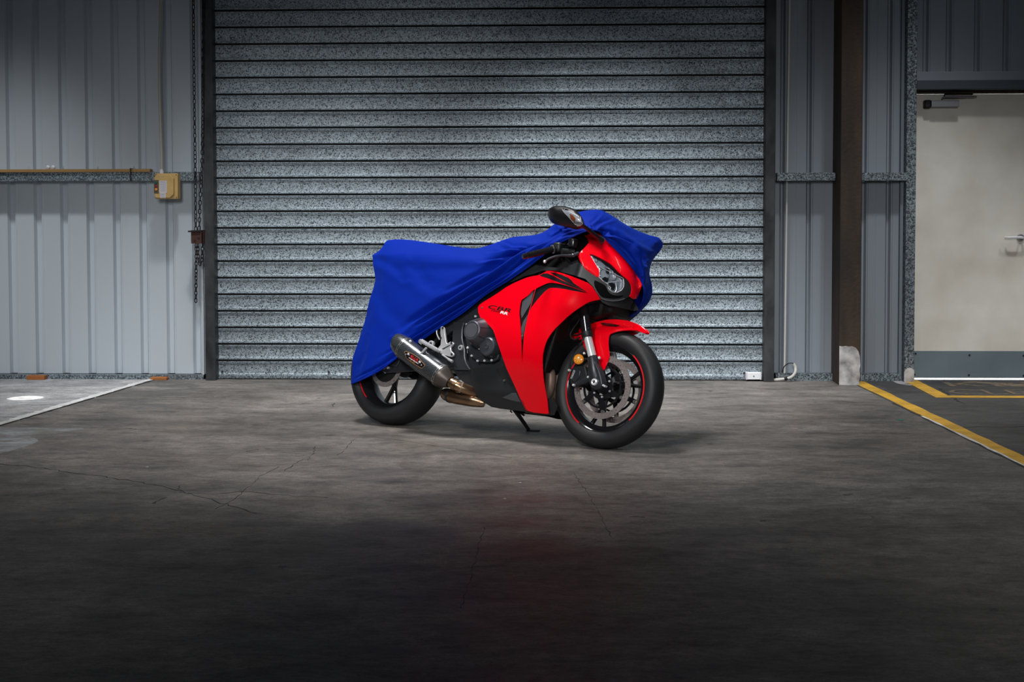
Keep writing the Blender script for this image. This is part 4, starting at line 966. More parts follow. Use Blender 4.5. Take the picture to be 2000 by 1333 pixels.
obj('pivot_nut', MB().lathe([(.006,.012),(.013,.012),(.0155,.006),(.0155,0)], B(901,680,-.160), (0,-1,0), 20, closed=True), mat['alu'], bike)
obj('pivot_hub', MB().lathe([(0,.004),(.006,.004),(.006,0)], B(901,680,-.160), (0,-1,0), 16), mat['black'], bike)
lipc = BL([(a, b, -.163) for a, b in ((908,631),(903.5,640),(902.5,655),(903.5,668),(907,682),(908,700),(911,712),(918,722))])
obj('case_edge', MB().tube(curve(lipc, 4), .003, 6), mat['case'], bike)
# clutch side cases
ey = -.150
case = [(915,630),(922,623),(930,617),(942,622),(952,632),(962,645),(969,661),(975,690),(972,703),(960,708),(946,708),(932,707),(921,699),(912,683),(908,665),(908,645)]
mat['plate'] = M('plate', (.032,.034,.040), .42, .3)
fp_.data.materials[0] = mat['plate']
cc_ = obj('clutch_case', MB().prism(BL([(a, b, ey) for a, b in case]), (0,.04,0)), mat['dark_metal'], bike, bevel=.006)
cA = B(943,652,ey)
obj('clutch_cover', MB().lathe([(0.0000,0.0996),(0.0407,0.0996),(0.0424,0.1002),(0.0475,0.1002),(0.0520,0.0972),(0.0565,0.0888),(0.0678,0.0624),(0.0780,0.0360),(0.0825,0.0144),(0.0831,0.0000)], cA, (0,-1,0), 56), mat['case'], bike, ang=28)
obj('clutch_badge', MB().lathe([(0,.1010),(.0373,.1010),(.0384,.0995)], cA, (0,-1,0), 40), mat['plastic_grey'], bike)
cB = B(962,680,ey)
sb_ = obj('starter_cover', MB().lathe([(0.0000,0.054),(0.0080,0.054),(0.0092,0.057),(0.0138,0.057),(0.0149,0.052),(0.0379,0.052),(0.0391,0.055),(0.0425,0.055),(0.0483,0.049),(0.0529,0.03),(0.0552,0)], cB, (0,-1,0), 48), mat['case'], bike, ang=28)
mb = MB()
for a in (20, 75, 330):
    a = radians(a); d = np.array([cos(a), 0, sin(a)]); mb.tube([cA+d*.055+np.array([0,-.092,0]), cA+d*.079+np.array([0,-.030,0])], .003, 5)
obj('cooling_rib', mb, mat['dark_metal'], bike)['kind'] = 'stuff'
for px, py in ((919.5,630),(929.5,618.5),(912.5,634.5),(955,650),(973,687.5),(961,704.5),(947,705.2),(933.5,705.5),(922,695.5),(914,680),(936.8,681.5)):
    p = B(px, py, ey-.004); obj('engine_bolt', MB().lathe([(0,.010),(.0035,.010),(.0062,.007),(.0065,0)], p, (0,-1,0), 10), mat['chrome'], bike)
# assorted bolts and hoses left of the plate
for px, py, r in ((878.5,646.5,.007),(879,632,.009),(876,653,.006),(873,662,.007)):
    obj('frame_bolt', MB().lathe([(0,.008),(r*.7,.008),(r,.004),(r,-.02)], B(px,py,-.14), (0,-1,0), 12), mat['dark_metal'] if r > .0065 else mat['steel'], bike)
obj('sub_frame', MB().tube(curve(BL([(905,618,-.11),(878,640,-.11),(850,668,-.10),(835,690,-.09)]), 4), .018, 10), mat['black'], bike)
obj('shock_absorber', MB().tube(BL([(868,630,-.02),(862,700,-.02)]), .028, 14), mat['black'], bike)
# oil/crank lower black mass
obj('oil_pan', MB().prism([(.62,-.10,.28),(.70,-.10,.17),(1.0,-.10,.16),(1.06,-.10,.30),(1.0,-.10,.42),(.66,-.10,.42)], (0,.2,0)), mat['black'], bike, bevel=.02)

# ---- footrest bracket
fb = empty('footrest_bracket', parent=bike)
by = -.185
br = [(860.5,638.5),(864,637.5),(867.5,640.5),(869.5,655),(871,668),(872.5,672),(879,667.5),(884,668.5),(886,672),(883,676),(880,679),(881,686),(886,691),(886,695),(882,698),(877,697),(865,693.5),(858,690),(853,684),(856,679),(860,674),(861,660),(859.5,650)]
obj('bracket_plate', MB().prism(BL([(a, b, by) for a, b in br]), (0,.014,0)), mat['alu'], fb, bevel=.003)
obj('bracket_web', MB().prism(BL([(a, b, by-.001) for a, b in ((862,682),(880,673),(878,676),(866,683))]), (0,.004,0)), mat['dark_metal'], fb, bevel=.001)
for px, py in ((864.8,641),(861,660.5),(882,670.5),(882.5,692.5)):
    obj('bracket_bolt', MB().lathe([(.0025,.004),(.0055,.005),(.007,.003),(.007,0)], B(px,py,by), (0,-1,0), 12), mat['dark_metal'], fb)
obj('bracket_stay', MB().tube(curve(BL([(861,640,by+.01),(854,644,by+.01),(853.5,653,by+.01),(858.5,664,by+.01)]), 5), .004, 8), mat['alu'], fb)
pg = curve(BL([(858,687,-.19),(848,681,-.215),(836,674,-.245),(822,665.5,-.275)]), 5)
obj('footrest', MB().tube(pg, [.009]*3+[.0105]*(len(pg)-3), 12), mat['alu'], fb)
mb = MB()
for k in range(11):
    t = .25+.7*k/10; i = int(t*(len(pg)-1)); p = pg[i]+(pg[min(i+1,len(pg)-1)]-pg[i])*(t*(len(pg)-1)-i); d = np.array(pg[-1])-np.array(pg[0]); d /= np.linalg.norm(d)
    mb.tube([p-d*.0016, p+d*.0016], .0118, 12)
obj('footrest_knurling', mb, mat['chrome'], fb)['kind'] = 'stuff'
obj('footrest_pivot', MB().lathe([(.008,.012),(.014,.012),(.017,.008),(.017,-.008),(.008,-.008)], B(843,672,-.20), (.2,-1,0), 20, closed=True), mat['alu'], fb)
obj('pivot_bolt', MB().lathe([(0,.010),(.006,.010),(.006,0)], B(843,672,-.20), (.2,-1,0), 12), mat['dark_metal'], fb)
obj('heel_stub', MB().tube(curve(BL([(822,664,-.275),(819,668,-.272),(824,672,-.262)]), 3), .006, 8), mat['alu'], fb)
obj('brake_pedal', MB().tube(curve(BL([(864,693.5,-.19),(872,699,-.21),(878,703.5,-.22),(884,706.5,-.225)]), 5), [.005]*8+[.007]*8, 8), mat['alu'], bike)
obj('pedal_spring', MB().tube(BL([(833,679.5,-.265),(827,686.5,-.268),(820.5,693.3,-.27)]), [.0065,.0065,.0055], 10), mat['alu'], bike)

# ---- exhaust
mA = B(770.5,666,-.250); mBk = B(877,745.5,-.205); md = mBk-mA; mL = np.linalg.norm(md); md /= mL; MR = .0615
ex = empty('muffler', parent=bike)
def g_can(P):
    v = P-mA; t = v@md; return np.linalg.norm(v-np.outer(t, md), axis=1)-MR
Lc = mL
prof = [(.0,.004),(.030,.004),(.046,.012),(.054,.030),(.0595,.052),(MR,.078),(MR,Lc*.5),(MR,Lc-.055)]
bm_ = MB().lathe(prof[2:], mA, md, 56)
# slanted tip: pull the top rearwards
V = np.array(bm_.v); t = (V-mA)@md; up = np.cross(md, [0,1,0]); up /= np.linalg.norm(up); up = up if up[2] > 0 else -up
h = (V-mA)@up; k = np.clip(1-t/.09, 0, 1); V -= np.outer(k*(h)*.30, md); bm_.v = [tuple(p) for p in V]
obj('carbon_sleeve', bm_, mat['carbon'], ex, ang=50)
inn = MB().lathe([(.0445,.014),(.038,.05),(.0,.05)], mA, md, 40); V = np.array(inn.v); t = (V-mA)@md; h = (V-mA)@up; k = np.clip(1-t/.09, 0, 1); V -= np.outer(k*h*.30, md); inn.v = [tuple(p) for p in V]
obj('outlet', inn, mat['black'], ex)
obj('front_cap', MB().lathe([(MR,Lc-.057),(MR-.001,Lc-.046),(.0565,Lc-.036),(.0375,Lc+.004),(.0335,Lc+.010),(.030,Lc+.011)], mA, md, 48), mat['cap'], ex)
def strap(t0, nm):
    # slotted band built as two hoops and cross links
    o = MB()
    for d_ in (-.0055, .0055): o.lathe([(MR+.0005,t0+d_-.0016),(MR+.0022,t0+d_-.0016),(MR+.0022,t0+d_+.0016),(MR+.0005,t0+d_+.0016)], mA, md, 56, closed=True)
    uu = np.cross(md, up)
    for k in range(14):
        a = 2*pi*k/14; d = cos(a)*up+sin(a)*uu; s_ = np.cross(d, md)
        c = mA+md*t0+d*(MR+.0014); o.prism([c-s_*.003-md*.007, c+s_*.003-md*.007, c+s_*.003+md*.007, c-s_*.003+md*.007], d*.001)
    return obj(nm, o, mat['steel'], ex, ang=40)
strap(.082, 'clamp_band'); strap(Lc-.062, 'clamp_band')
bq = march([801.5],[667],lambda P: g_can(P)-.002)[0]; obj('clamp_bolt', MB().lathe([(0,.006),(.005,.006),(.007,.003),(.007,-.003)], bq, (0,-1,.4), 12), mat['chrome'], ex)
bdg = panel('badge', [(789.4,689),(790.5,686.8),(793,686.2),(805,690.8),(817,698.3),(829.9,713.4),(829.3,715.5),(824.5,720),(822.5,720),(808,711.2),(793.5,700.3)], lambda P: g_can(P)-.0008, mat['decal_gold'], ex, push=(0,.002,0), grid=4)
panel('badge_face', [(790.1,689.2),(791.1,687.6),(793,686.9),(804.8,691.5),(816.6,698.9),(829.1,713.6),(828.6,715.1),(824.2,719.2),(822.8,719.1),(808.3,710.4),(794,699.8)], lambda P: g_can(P)-.0016, mat['decal_black'], bdg, push=(0,.001,0), grid=4)
gb = lambda P: g_can(P)-.0016
surf_text('lettering', 'ヨシムラ', (800.3,699.6), (13.5,9.0), (2.6,-6.0), gb, mat['decal_red'], bdg, lift=.0006, bold=.02)
surf_text('lettering', 'YOSHIMURA', (797.5,699.5), (19.5,12.2), (.9,-1.6), gb, mat['decal_white'], bdg, lift=.0006)
surf_text('lettering', 'R-77', (801,705.3), (9,5.8), (.7,-1.3), gb, mat['decal_gold'], bdg, lift=.0006)
surf_text('lettering', 'R', (795.5,692.5), (4,2.6), (1.4,-3.2), gb, mat['decal_white'], bdg, lift=.0006)
surf_text('lettering', 'S', (817,707.5), (4,2.6), (1.4,-3.2), gb, mat['decal_white'], bdg, lift=.0006)
for px, py in ((792.8,692.3),(823,713.5)):
    p = march([px],[py],gb)[0]; obj('rivet', MB().lathe([(0,.0016),(.0025,.0012),(.003,0)], p, (0,-1,0), 10), mat['chrome'], bdg)
# link pipe and collector in heat-tinted metal
lk = curve(BL([(880,747,-.203),(892,754,-.195),(905,759,-.175),(921,765,-.14),(935,772,-.10)]), 5)
obj('link_pipe', MB().tube(lk, .0275, 24), mat['titan'], bike)
obj('pipe_clamp', MB().tube([lk[3], lk[5]], .0305, 24), mat['titan'], bike); obj('pipe_clamp', MB().tube([lk[8], lk[9]], .0300, 24), mat['header'], bike)
cl = curve(BL([(866,772,-.12),(872,771,-.125),(885,775,-.135),(905,779,-.13),(925,783,-.12),(946,788,-.10)]), 5)
rr_ = np.interp(np.linspace(0,1,len(cl)), [0,.06,.2,.5,.8,1], [.014,.028,.034,.037,.034,.022])
obj('collector_pipe', MB().tube(cl, list(rr_), 24), mat['titan'], bike)
obj('collector_band', MB().tube([cl[8], cl[9]], .0385, 24), mat['dark_metal'], bike)
for k, yy in enumerate((-.105,-.035,.035,.105)):
    xo = 1.135
    P = [(1.00, yy, .46), (1.05, yy, .45), (1.085, yy, .40), (1.115, yy*.97, .33), (1.105, yy*.85, .25), (1.04, yy*.6, .19), (.95, yy*.4, .165)]
    obj('header_pipe', MB().tube(curve(P, 6), .027, 16), mat['header'], bike)
# radiator with fins, tilted, in front of the engine
rad = empty('radiator', parent=bike)
rx0, rz0, rx1, rz1 = 1.125, .345, 1.215, .72
n_ = np.array([rz1-rz0, 0, -(rx1-rx0)]); n_ /= np.linalg.norm(n_)
c0 = np.array([rx0,0,rz0]); c1 = np.array([rx1,0,rz1]); d_ = (c1-c0)
mb = MB().prism([c0+[0,-.185,0], c1+[0,-.215,0], c1+[0,.215,0], c0+[0,.185,0]], -n_*.03); obj('core', mb, mat['black'], rad)
mb = MB()
for k in range(44):
    c = c0+d_*(k+.5)/44; mb.prism([c+np.array([0,-.18-.025*k/44,-.001]), c+np.array([0,-.18-.025*k/44,.001]), c+np.array([0,.18+.025*k/44,.001]), c+np.array([0,.18+.025*k/44,-.001])], n_*.004)
obj('fin', mb, mat['plastic'], rad, smooth=False)['kind'] = 'stuff'
for s in (-1, 1): obj('side_tank', MB().prism([c0+[0,s*.190,0], c1+[0,s*.222,0], c1+[0,s*.205,0], c0+[0,s*.176,0]], n_*.012), mat['plastic'], rad, bevel=.003)

# ---- side stand
ft = w2b(onfloor(1040, 841, .004))[0]; ft2 = w2b(onfloor(1050, 841, .004))[0]; piv = B(1004, 800, -.02); piv = np.array([piv[0], .06, piv[2]]); piv = B(1006, 800, .09)
ss = empty('side_stand', parent=bike)
top_ = B(1004,799,.13); low = w2b(onfloor(1033, 840, .012))[0]
obj('leg', MB().tube([top_, top_+(low-top_)*.5, low], [.013,.011,.010], 12), mat['black_gloss'], ss)
w0 = onfloor(1033, 841, .004); w1 = onfloor(1052, 841.5, .004)
dd = (w1-w0)/np.linalg.norm(w1-w0); pp = np.array([-dd[1], dd[0], 0])
foot = [w0-dd*.012-pp*.016, w1-pp*.018, w1+dd*.008, w1+pp*.018, w0-dd*.012+pp*.016]
mb = MB().prism([q+np.array([0,0,.004]) for q in foot], (0,0,-.007)); mb.map(w2b); obj('foot', mb, mat['black'], ss, bevel=.002)
obj('stand_lug', MB().tube([top_+np.array([.02,0,0]), B(1015,806,.11), B(1024,812,.12)], .006, 8), mat['black'], ss)
obj('stand_hook', MB().tube(BL([(999,800,.12),(997,804,.12),(1000,806,.12)]), .004, 6), mat['black'], ss)

# ---- front cowl surface: x = F(|y|, z)
zc = [.55,.70,.75,.80,.85,.90,.95,1.00,1.05,1.10,1.2]; xc = [1.40,1.478,1.492,1.492,1.482,1.462,1.430,1.388,1.338,1.280,1.15]
fx = rbf([(z,) for z in zc], xc, 1e-6)
def F_(y, z):
    a = np.abs(y); z = np.clip(z, .5, 1.25)
    base = np.interp(z, zc, xc)
    k1 = np.interp(z, [.6,.75,.85,.95,1.1], [1.0,.85,.75,.55,.45]); 
    return base - k1*(np.sqrt(a*a+.0016)-.04)*.62 - 5.2*np.maximum(a-.02,0)**2.15
def g_cowl(P): return P[:,0]-F_(P[:,1], P[:,2])
cow = [(1143,460),(1149,465.7),(1150.6,470),(1150.4,474),(1145.7,480.5),(1134.9,491.3),(1130,498),(1133,507),(1137.6,515.6),(1143,524.4),(1153.8,533),(1168.6,542),(1171,534.5),(1170.6,527.8),(1165.9,521),(1160.5,511.6),(1151,496),(1160.5,498),(1168,501.7),(1176.7,506.2),(1185,510.5),(1193,515.6),(1200,522),(1206.4,529),(1212,534.5),(1218.6,540),(1228,548),(1232.7,556),(1234.5,565.6),(1233,573),(1230,579),(1237.5,583.8),(1244.2,583.8),(1247,577),(1249.6,569.6),(1252.5,561),(1255.5,552),(1256,545),(1250,532),(1240,516),(1225,499),(1205,479),(1192,465),(1182,459),(1165,455)]
cwl = panel('front_cowl', cow, g_cowl, mat['red'], bike, push=(-.005,.001,-.002), grid=5)
# headlight
hl = empty('headlight', parent=bike)
lens = [(1151.5,497),(1160.5,499),(1168,502.5),(1176.7,507),(1185,511.3),(1193,516.4),(1200,523),(1206,530),(1212,535.5),(1218,541.5),(1219,551),(1219,560.5),(1214.5,568.5),(1205,573),(1195.5,571),(1187.5,564.5),(1186,555),(1179.5,550.8),(1170,542),(1171,534.5),(1170.6,527.8),(1164.6,518.5),(1159,509)]
g_in = lambda P: g_cowl(P)+.034
panel('housing', lens, g_in, mat['lamp_grey'], hl, push=(-.01,.0,0), grid=5)
panel('lens', lens, lambda P: g_cowl(P)+.001, mat['glass'], hl, push=(-.003,0,0), grid=5)
def bowl(outl, depth, cx_, cy_, rx, ry, m, nm='reflector_bowl'):
    def hgt(v):
        r = np.sqrt(((v[:,0]-cx_)/rx)**2+((v[:,1]-cy_)/ry)**2); h = np.clip(1-r*r, 0, 1)*-depth
        return np.stack([h*.75, -h*.5, 0*h], 1)
    return panel(nm, outl, lambda P: g_cowl(P)+.022, m, hl, push=(-.002,.001,0), grid=2.2, height=hgt)
def ell(cx_, cy_, rx, ry, rot=0, n=20): return [(cx_+rx*cos(2*pi*k/n)*cos(rot)-ry*sin(2*pi*k/n)*sin(rot), cy_+rx*cos(2*pi*k/n)*sin(rot)+ry*sin(2*pi*k/n)*cos(rot)) for k in range(n)]
bowl(ell(1173,517,10.5,8,.7), .025, 1173,517,11,9, mat['reflector'])
bowl(ell(1181,535,10,9,.7), .03, 1181,535,10,9, mat['reflector'])
bowl(ell(1203,556,14,15,.5), .04, 1201,556,14,15, mat['reflector'])
bowl(ell(1195,540,9,7,.7), .012, 1195,540,9,7, mat['reflector'])
bowl(ell(1194.5,558,5.5,8.5,-.35), .01, 1195,558,6,9, mat['black_gloss'], 'projector')
bowl(ell(1185,546,3.2,3.2), .004, 1185,546,3.2,3.2, mat['black_gloss'], 'bulb_socket')
panel('lamp_mask', [(1156,499.5),(1168,503.5),(1185,512.3),(1193,517.4),(1200,524),(1206,531),(1212,536.5),(1216,541),(1208,539),(1199,531),(1190,522),(1182,517),(1174,510),(1165,506)], lambda P: g_cowl(P)+.010, mat['black_gloss'], hl, push=(-.003,0,0), grid=4)
panel('lamp_mask', [(1184,524),(1191,527),(1189,536),(1184,533)], lambda P: g_cowl(P)+.012, mat['black_gloss'], hl, push=(-.003,0,0), grid=3)
panel('lamp_mask', [(1176,545),(1182,541),(1189,545),(1187,552),(1181,549)], lambda P: g_cowl(P)+.012, mat['black_gloss'], hl, push=(-.003,0,0), grid=3)
panel('lamp_mask', [(1188.5,555),(1200,553.5),(1202,560),(1199,567),(1194,565),(1190,561)], lambda P: g_cowl(P)+.012, mat['black_gloss'], hl, push=(-.003,0,0), grid=3)
def hl_line(pts, r, m, nm, off=.004):
    P = march([p[0] for p in pts], [p[1] for p in pts], lambda Q: g_cowl(Q)+off); obj(nm, MB().tube(P, r, 6), m, hl)
hl_line([(1168,519.5),(1180,526),(1192,531.5),(1205,538),(1217,544)], .0022, mat['chrome'], 'glint_strip', .012)  # bezel highlight drawn as a pale tube
hl_line([(1217.5,545),(1218.5,553),(1218,561),(1213.5,567.5),(1205,571.5)], .0018, mat['lip'], 'lens_edge_glint', .002)  # white tubes paint the highlights along the lens outline
hl_line([(1154,501),(1159,509),(1164.5,518),(1170,527),(1171,535),(1170,542),(1179,550)], .0014, mat['lip'], 'lens_edge_glint', .002)
for pts in ([(1189,524),(1192,534)], [(1194,520),(1198,535)], [(1199,526),(1203,537)], [(1186,552),(1200,551),(1207,549)], [(1160,508),(1166,511),(1164,505)]):
    hl_line(pts, .0028, mat['chrome'], 'glint_strip', .016)  # short pale tubes added as bright glints inside the lamp
for dx_, w in ((0,.0018),): hl_line([(1187,556),(1188.5,564),(1194,570),(1201,571.5),(1204,566),(1203,552)], .0022, mat['chrome'], 'chrome_ring', .012)
# black surround below the lamp, duct and chin
blk = [(1153.8,534),(1168.6,543),(1171,542),(1180,551),(1186.5,555.5),(1188,564.5),(1195.5,571.5),(1205,573.5),(1214.5,569),(1219.5,560.5),(1219.5,551),(1218.5,541),(1228,548.5),(1232.7,556.5),(1234.5,566),(1230,579.5),(1224,583),(1212,587),(1195,588.5),(1182,587),(1173,584),(1165,571),(1158,560),(1150,552),(1143,545),(1120,538),(1095,531),(1080,528),(1060,529),(1040,536),(1024,540),(1005,549),(992,553),(1000,544),(1040,516),(1060,521),(1087,523),(1110,519),(1130,512),(1137,517),(1143,526)]
g_blk = lambda P: np.maximum(g_cowl(P)+.004, g_side(P)+.012)
panel('inner_cowl', blk, g_blk, mat['plastic'], bike, push=(-.003,.004,0), grid=5)
panel('air_duct', smooth_outline([(1161,548.5),(1169,551),(1182,558),(1187,568),(1194,575),(1206,578),(1217,577),(1214,581),(1200,584),(1185,583),(1175,580),(1168,571),(1162,560)], 2), lambda P: g_blk(P)-.002, mat['duct_shade'], bike, push=(-.0012,0,0), grid=4)  # opening drawn as a near-black sheet, its shade put into the colour
ch = [(1172,584),(1182,588),(1195,589.5),(1212,588),(1225,583.5),(1231,580.5),(1238,585),(1241,592),(1248,606),(1240,607.5),(1225,604),(1205,600),(1188,597),(1176,591)]
panel('chin_spoiler', ch, lambda P: g_cowl(P)+.022, mat['plastic'], bike, push=(-.006,.002,0), grid=4)
hl_line_ = march([1174,1184,1196,1208,1220],[583.5,587,588.5,587.5,584], lambda Q: g_cowl(Q)+.002)
obj('cowl_lip', MB().tube(hl_line_, .003, 6), mat['plastic_grey'], bike)
# dark ducting under the nose, behind the fork
obj('steering_head', MB().prism([(1.20,-.09,.70),(1.24,-.09,.90),(1.33,-.09,.92),(1.38,-.09,.78),(1.36,-.09,.66),(1.28,-.09,.64)], (0,.18,0)), mat['black'], bike, bevel=.02)
obj('lower_clamp', MB().prism([tuple(steer([[x, -.13, z]])[0]) for x, z in ((1.22,.715),(1.33,.755),(1.33,.72),(1.22,.68))], (0,.26,0)), mat['plastic'], bike, bevel=.008)
obj('front_ducting', MB().prism([(1.16,-.10,.60),(1.20,-.12,.80),(1.36,-.12,.83),(1.42,-.06,.74),(1.40,-.05,.68),(1.24,-.10,.64)], (0,.20,0)), mat['black'], bike, bevel=.01)
# red glints of the left fairing inside the fork gap
# ---- handlebar
hb = empty('handlebar', parent=bike)
ga, gb2 = B(1032,499,-.345), B(1082,486.5,-.225)
gd = (gb2-ga); gl = np.linalg.norm(gd); gd /= gl
obj('grip', MB().lathe([(0,0),(.0165,0),(.0170,.004),(.0165,.008)]+[(.0162+.0006*(i%2), .010+i*(gl-.02)/24) for i in range(25)]+[(.017,gl-.008),(.0235,gl-.006),(.0235,gl),(.012,gl)], ga, gd, 24), mat['black_gloss'], hb)
obj('bar_end', MB().lathe([(0,-.034),(.010,-.034),(.0135,-.030),(.0145,-.020),(.0135,-.010),(.0165,-.008),(.0165,-.002),(.012,0)], ga, gd, 20), mat['black_gloss'], hb)
obj('grip_flange', MB().lathe([(.017,gl-.010),(.0225,gl-.010),(.0225,gl-.004),(.017,gl-.004)], ga, gd, 24, closed=True), mat['steel'], hb)
obj('bar_tube', MB().tube([gb2, B(1120,480,-.13), B(1135,478,-.09)], .013, 12), mat['black'], hb)
obj('switch_housing', MB().box(gb2+gd*.028, (.045,.05,.05), None), mat['plastic'], hb, bevel=.01)
obj('master_cylinder', MB().tube(BL([(1097,491,-.22),(1110,492,-.19),(1122,492,-.17)]), .016, 12), mat['plastic'], hb)
obj('brake_reservoir', MB().lathe([(0,0),(.024,0),(.026,.006),(.026,.04),(.022,.044),(0,.044)], B(1118,484,-.19), (0,0,1), 20), mat['black_gloss'], hb)
lvp = curve(BL([(1064,511.5,-.335),(1071,506.3,-.325),(1083.8,501.5,-.305),(1096.5,499.3,-.28),(1109,499.7,-.25),(1119.5,499,-.225),(1130,494.5,-.20)]), 5)
lr = np.interp(np.linspace(0,1,len(lvp)), [0,.1,.5,.85,1], [.0055,.0055,.0062,.0095,.008])
bl_ = empty('brake_lever', parent=bike)
obj('lever_blade', MB().tube(lvp, list(lr), 10), mat['case'], bl_)
s_ = lvp[0]; obj('lever_ball', MB().lathe([(0,-.009),(.005,-.0078),(.0085,-.003),(.0085,.003),(.005,.0078),(0,.009)], s_, (0,0,1), 16), mat['alu'], bl_)
obj('lever_pivot', MB().lathe([(0,.004),(.006,.004),(.008,0),(.008,-.012)], B(1119,497,-.228), (0,-.3,1), 12), mat['steel'], bl_)
for pts in ([(1087,487,-.23),(1090,480,-.22),(1100,477.5,-.20),(1122,479,-.15)], [(1096,478,-.2),(1110,473,-.17),(1125,477,-.14),(1138,470,-.12)], [(1104,504,-.2),(1112,510,-.18),(1120,519,-.16)], [(1097,505,-.2),(1100,513,-.18),(1108,516,-.17)]):
    obj('control_cable', MB().tube(curve(BL(pts), 5), .0035, 8), mat['black_gloss'], hb)
obj('cockpit_cover', MB().prism(BL([(a, b, -.12) for a, b in ((1045,518),(1062,498),(1095,474),(1125,461),(1146,452),(1150,470),(1142,482),(1128,498),(1130,513),(1100,522),(1060,524))]), (0,.12,0)), mat['black'], bike)

# ---- right mirror
mr = empty('mirror', parent=bike)
mo = smooth_outline([(1071,413),(1074,407),(1079,404),(1086.3,402.8),(1099,402.8),(1111.8,406),(1123.3,410.4),(1131,418),(1137.3,428.3),(1140.5,438.5),(1137.3,444.2),(1124.6,447.4),(1111.8,444.8),(1096.5,441),(1080,436),(1073.6,429.5),(1071,422)], 3)
bd = np.array([.62,-.78,.05]); bd /= np.linalg.norm(bd)
def mh(extra=0, amp=.060):
    def f(v):
        d = polydist(v, mo); d = np.where(inpoly(v, mo), d, 0); h = amp*np.sqrt(np.clip(1-(1-np.clip(d/19.5, 0, 1))**2, 0, 1))+extra
        return h[:,None]*bd[None,:]
    return f
mpl = plane_at(-.365)
obj_m = panel('mirror_shell', mo, mpl, mat['black_satin'], mr, push=(-.004,.012,0), grid=2.6, height=mh())
def mh_surface(v, extra): return mh(extra)(v)
il = smooth_outline([(1096,413),(1103,412.5),(1111.8,418),(1124,424),(1132.5,429),(1138,436.5),(1136,442.3),(1127,445.3),(1117,438.5),(1106.7,428.3),(1099,420.6)], 2)
panel('indicator_base', il, mpl, mat['chrome'], mr, push=(-.002,.002,0), grid=2.6, height=mh(.002))
panel('indicator_amber', [(1110,424),(1117,427),(1122,433),(1120,438),(1113,433)], mpl, M('amber', (.45,.10,.02), .3), mr, push=(-.001,.001,0), grid=2.6, height=mh(.004))
for pts in ([(1100,415),(1108,421),(1118,425),(1130,431)], [(1122,443),(1129,438),(1136,440)], [(1103,421),(1112,424)], [(1128,432),(1133,437)]):
    P = march([p[0] for p in pts], [p[1] for p in pts], mpl)+mh(.006)(np.array(pts)); obj('lamp_rib', MB().tube(P, .0022, 6), mat['white'], mr)
panel('indicator_lens', il, mpl, mat['glass'], mr, push=(-.001,.001,0), grid=2.6, height=mh(.010))
obj('mirror_stem', MB().tube(curve(BL([(1136,440,-.355),(1146,446.5,-.30),(1158,456,-.23),(1168,464,-.17),(1177,470.5,-.135)]), 5), [.010]*8+[.011]*8+[.014]*5, 10), mat['plastic'], mr)
obj('stem_base', MB().tube(BL([(1171,465.5,-.15),(1178,471.5,-.130)]), [.014,.016], 10), mat['plastic_grey'], mr)

# ---- fuel tank, seat and tail under the cover (fill the body)
def loft(stations, n=20):
    """stations: x, zc, half width, half height"""
    V = []; F = []
    for x, z, w, h in stations:
        for k in range(n):
            a = 2*pi*k/n; V.append((x, w*np.sign(cos(a))*abs(cos(a))**.8, z+h*np.sign(sin(a))*abs(sin(a))**.8))
    m = len(stations)
    F = [(i*n+k, i*n+(k+1)%n, (i+1)*n+(k+1)%n, (i+1)*n+k) for i in range(m-1) for k in range(n)]+[tuple(range(n)), tuple((m-1)*n+k for k in range(n))[::-1]]
    return MB().add(V, F)
obj('fuel_tank', loft([(.55,.80,.08,.05),(.62,.83,.12,.08),(.75,.85,.14,.09),(.92,.86,.13,.09),(1.05,.86,.10,.06)]), mat['red'], bike)
obj('seat', loft([(.02,.84,.08,.03),(.15,.82,.10,.035),(.35,.78,.12,.03),(.55,.78,.09,.03)]), mat['plastic'], bike)
obj('tail_unit', loft([(-.24,.88,.03,.02),(-.15,.87,.06,.04),(0,.85,.08,.05),(.2,.80,.09,.05)]), mat['red'], bike)
wsP = [(1.10,.86),(1.16,.98),(1.13,1.08),(1.05,1.14)]

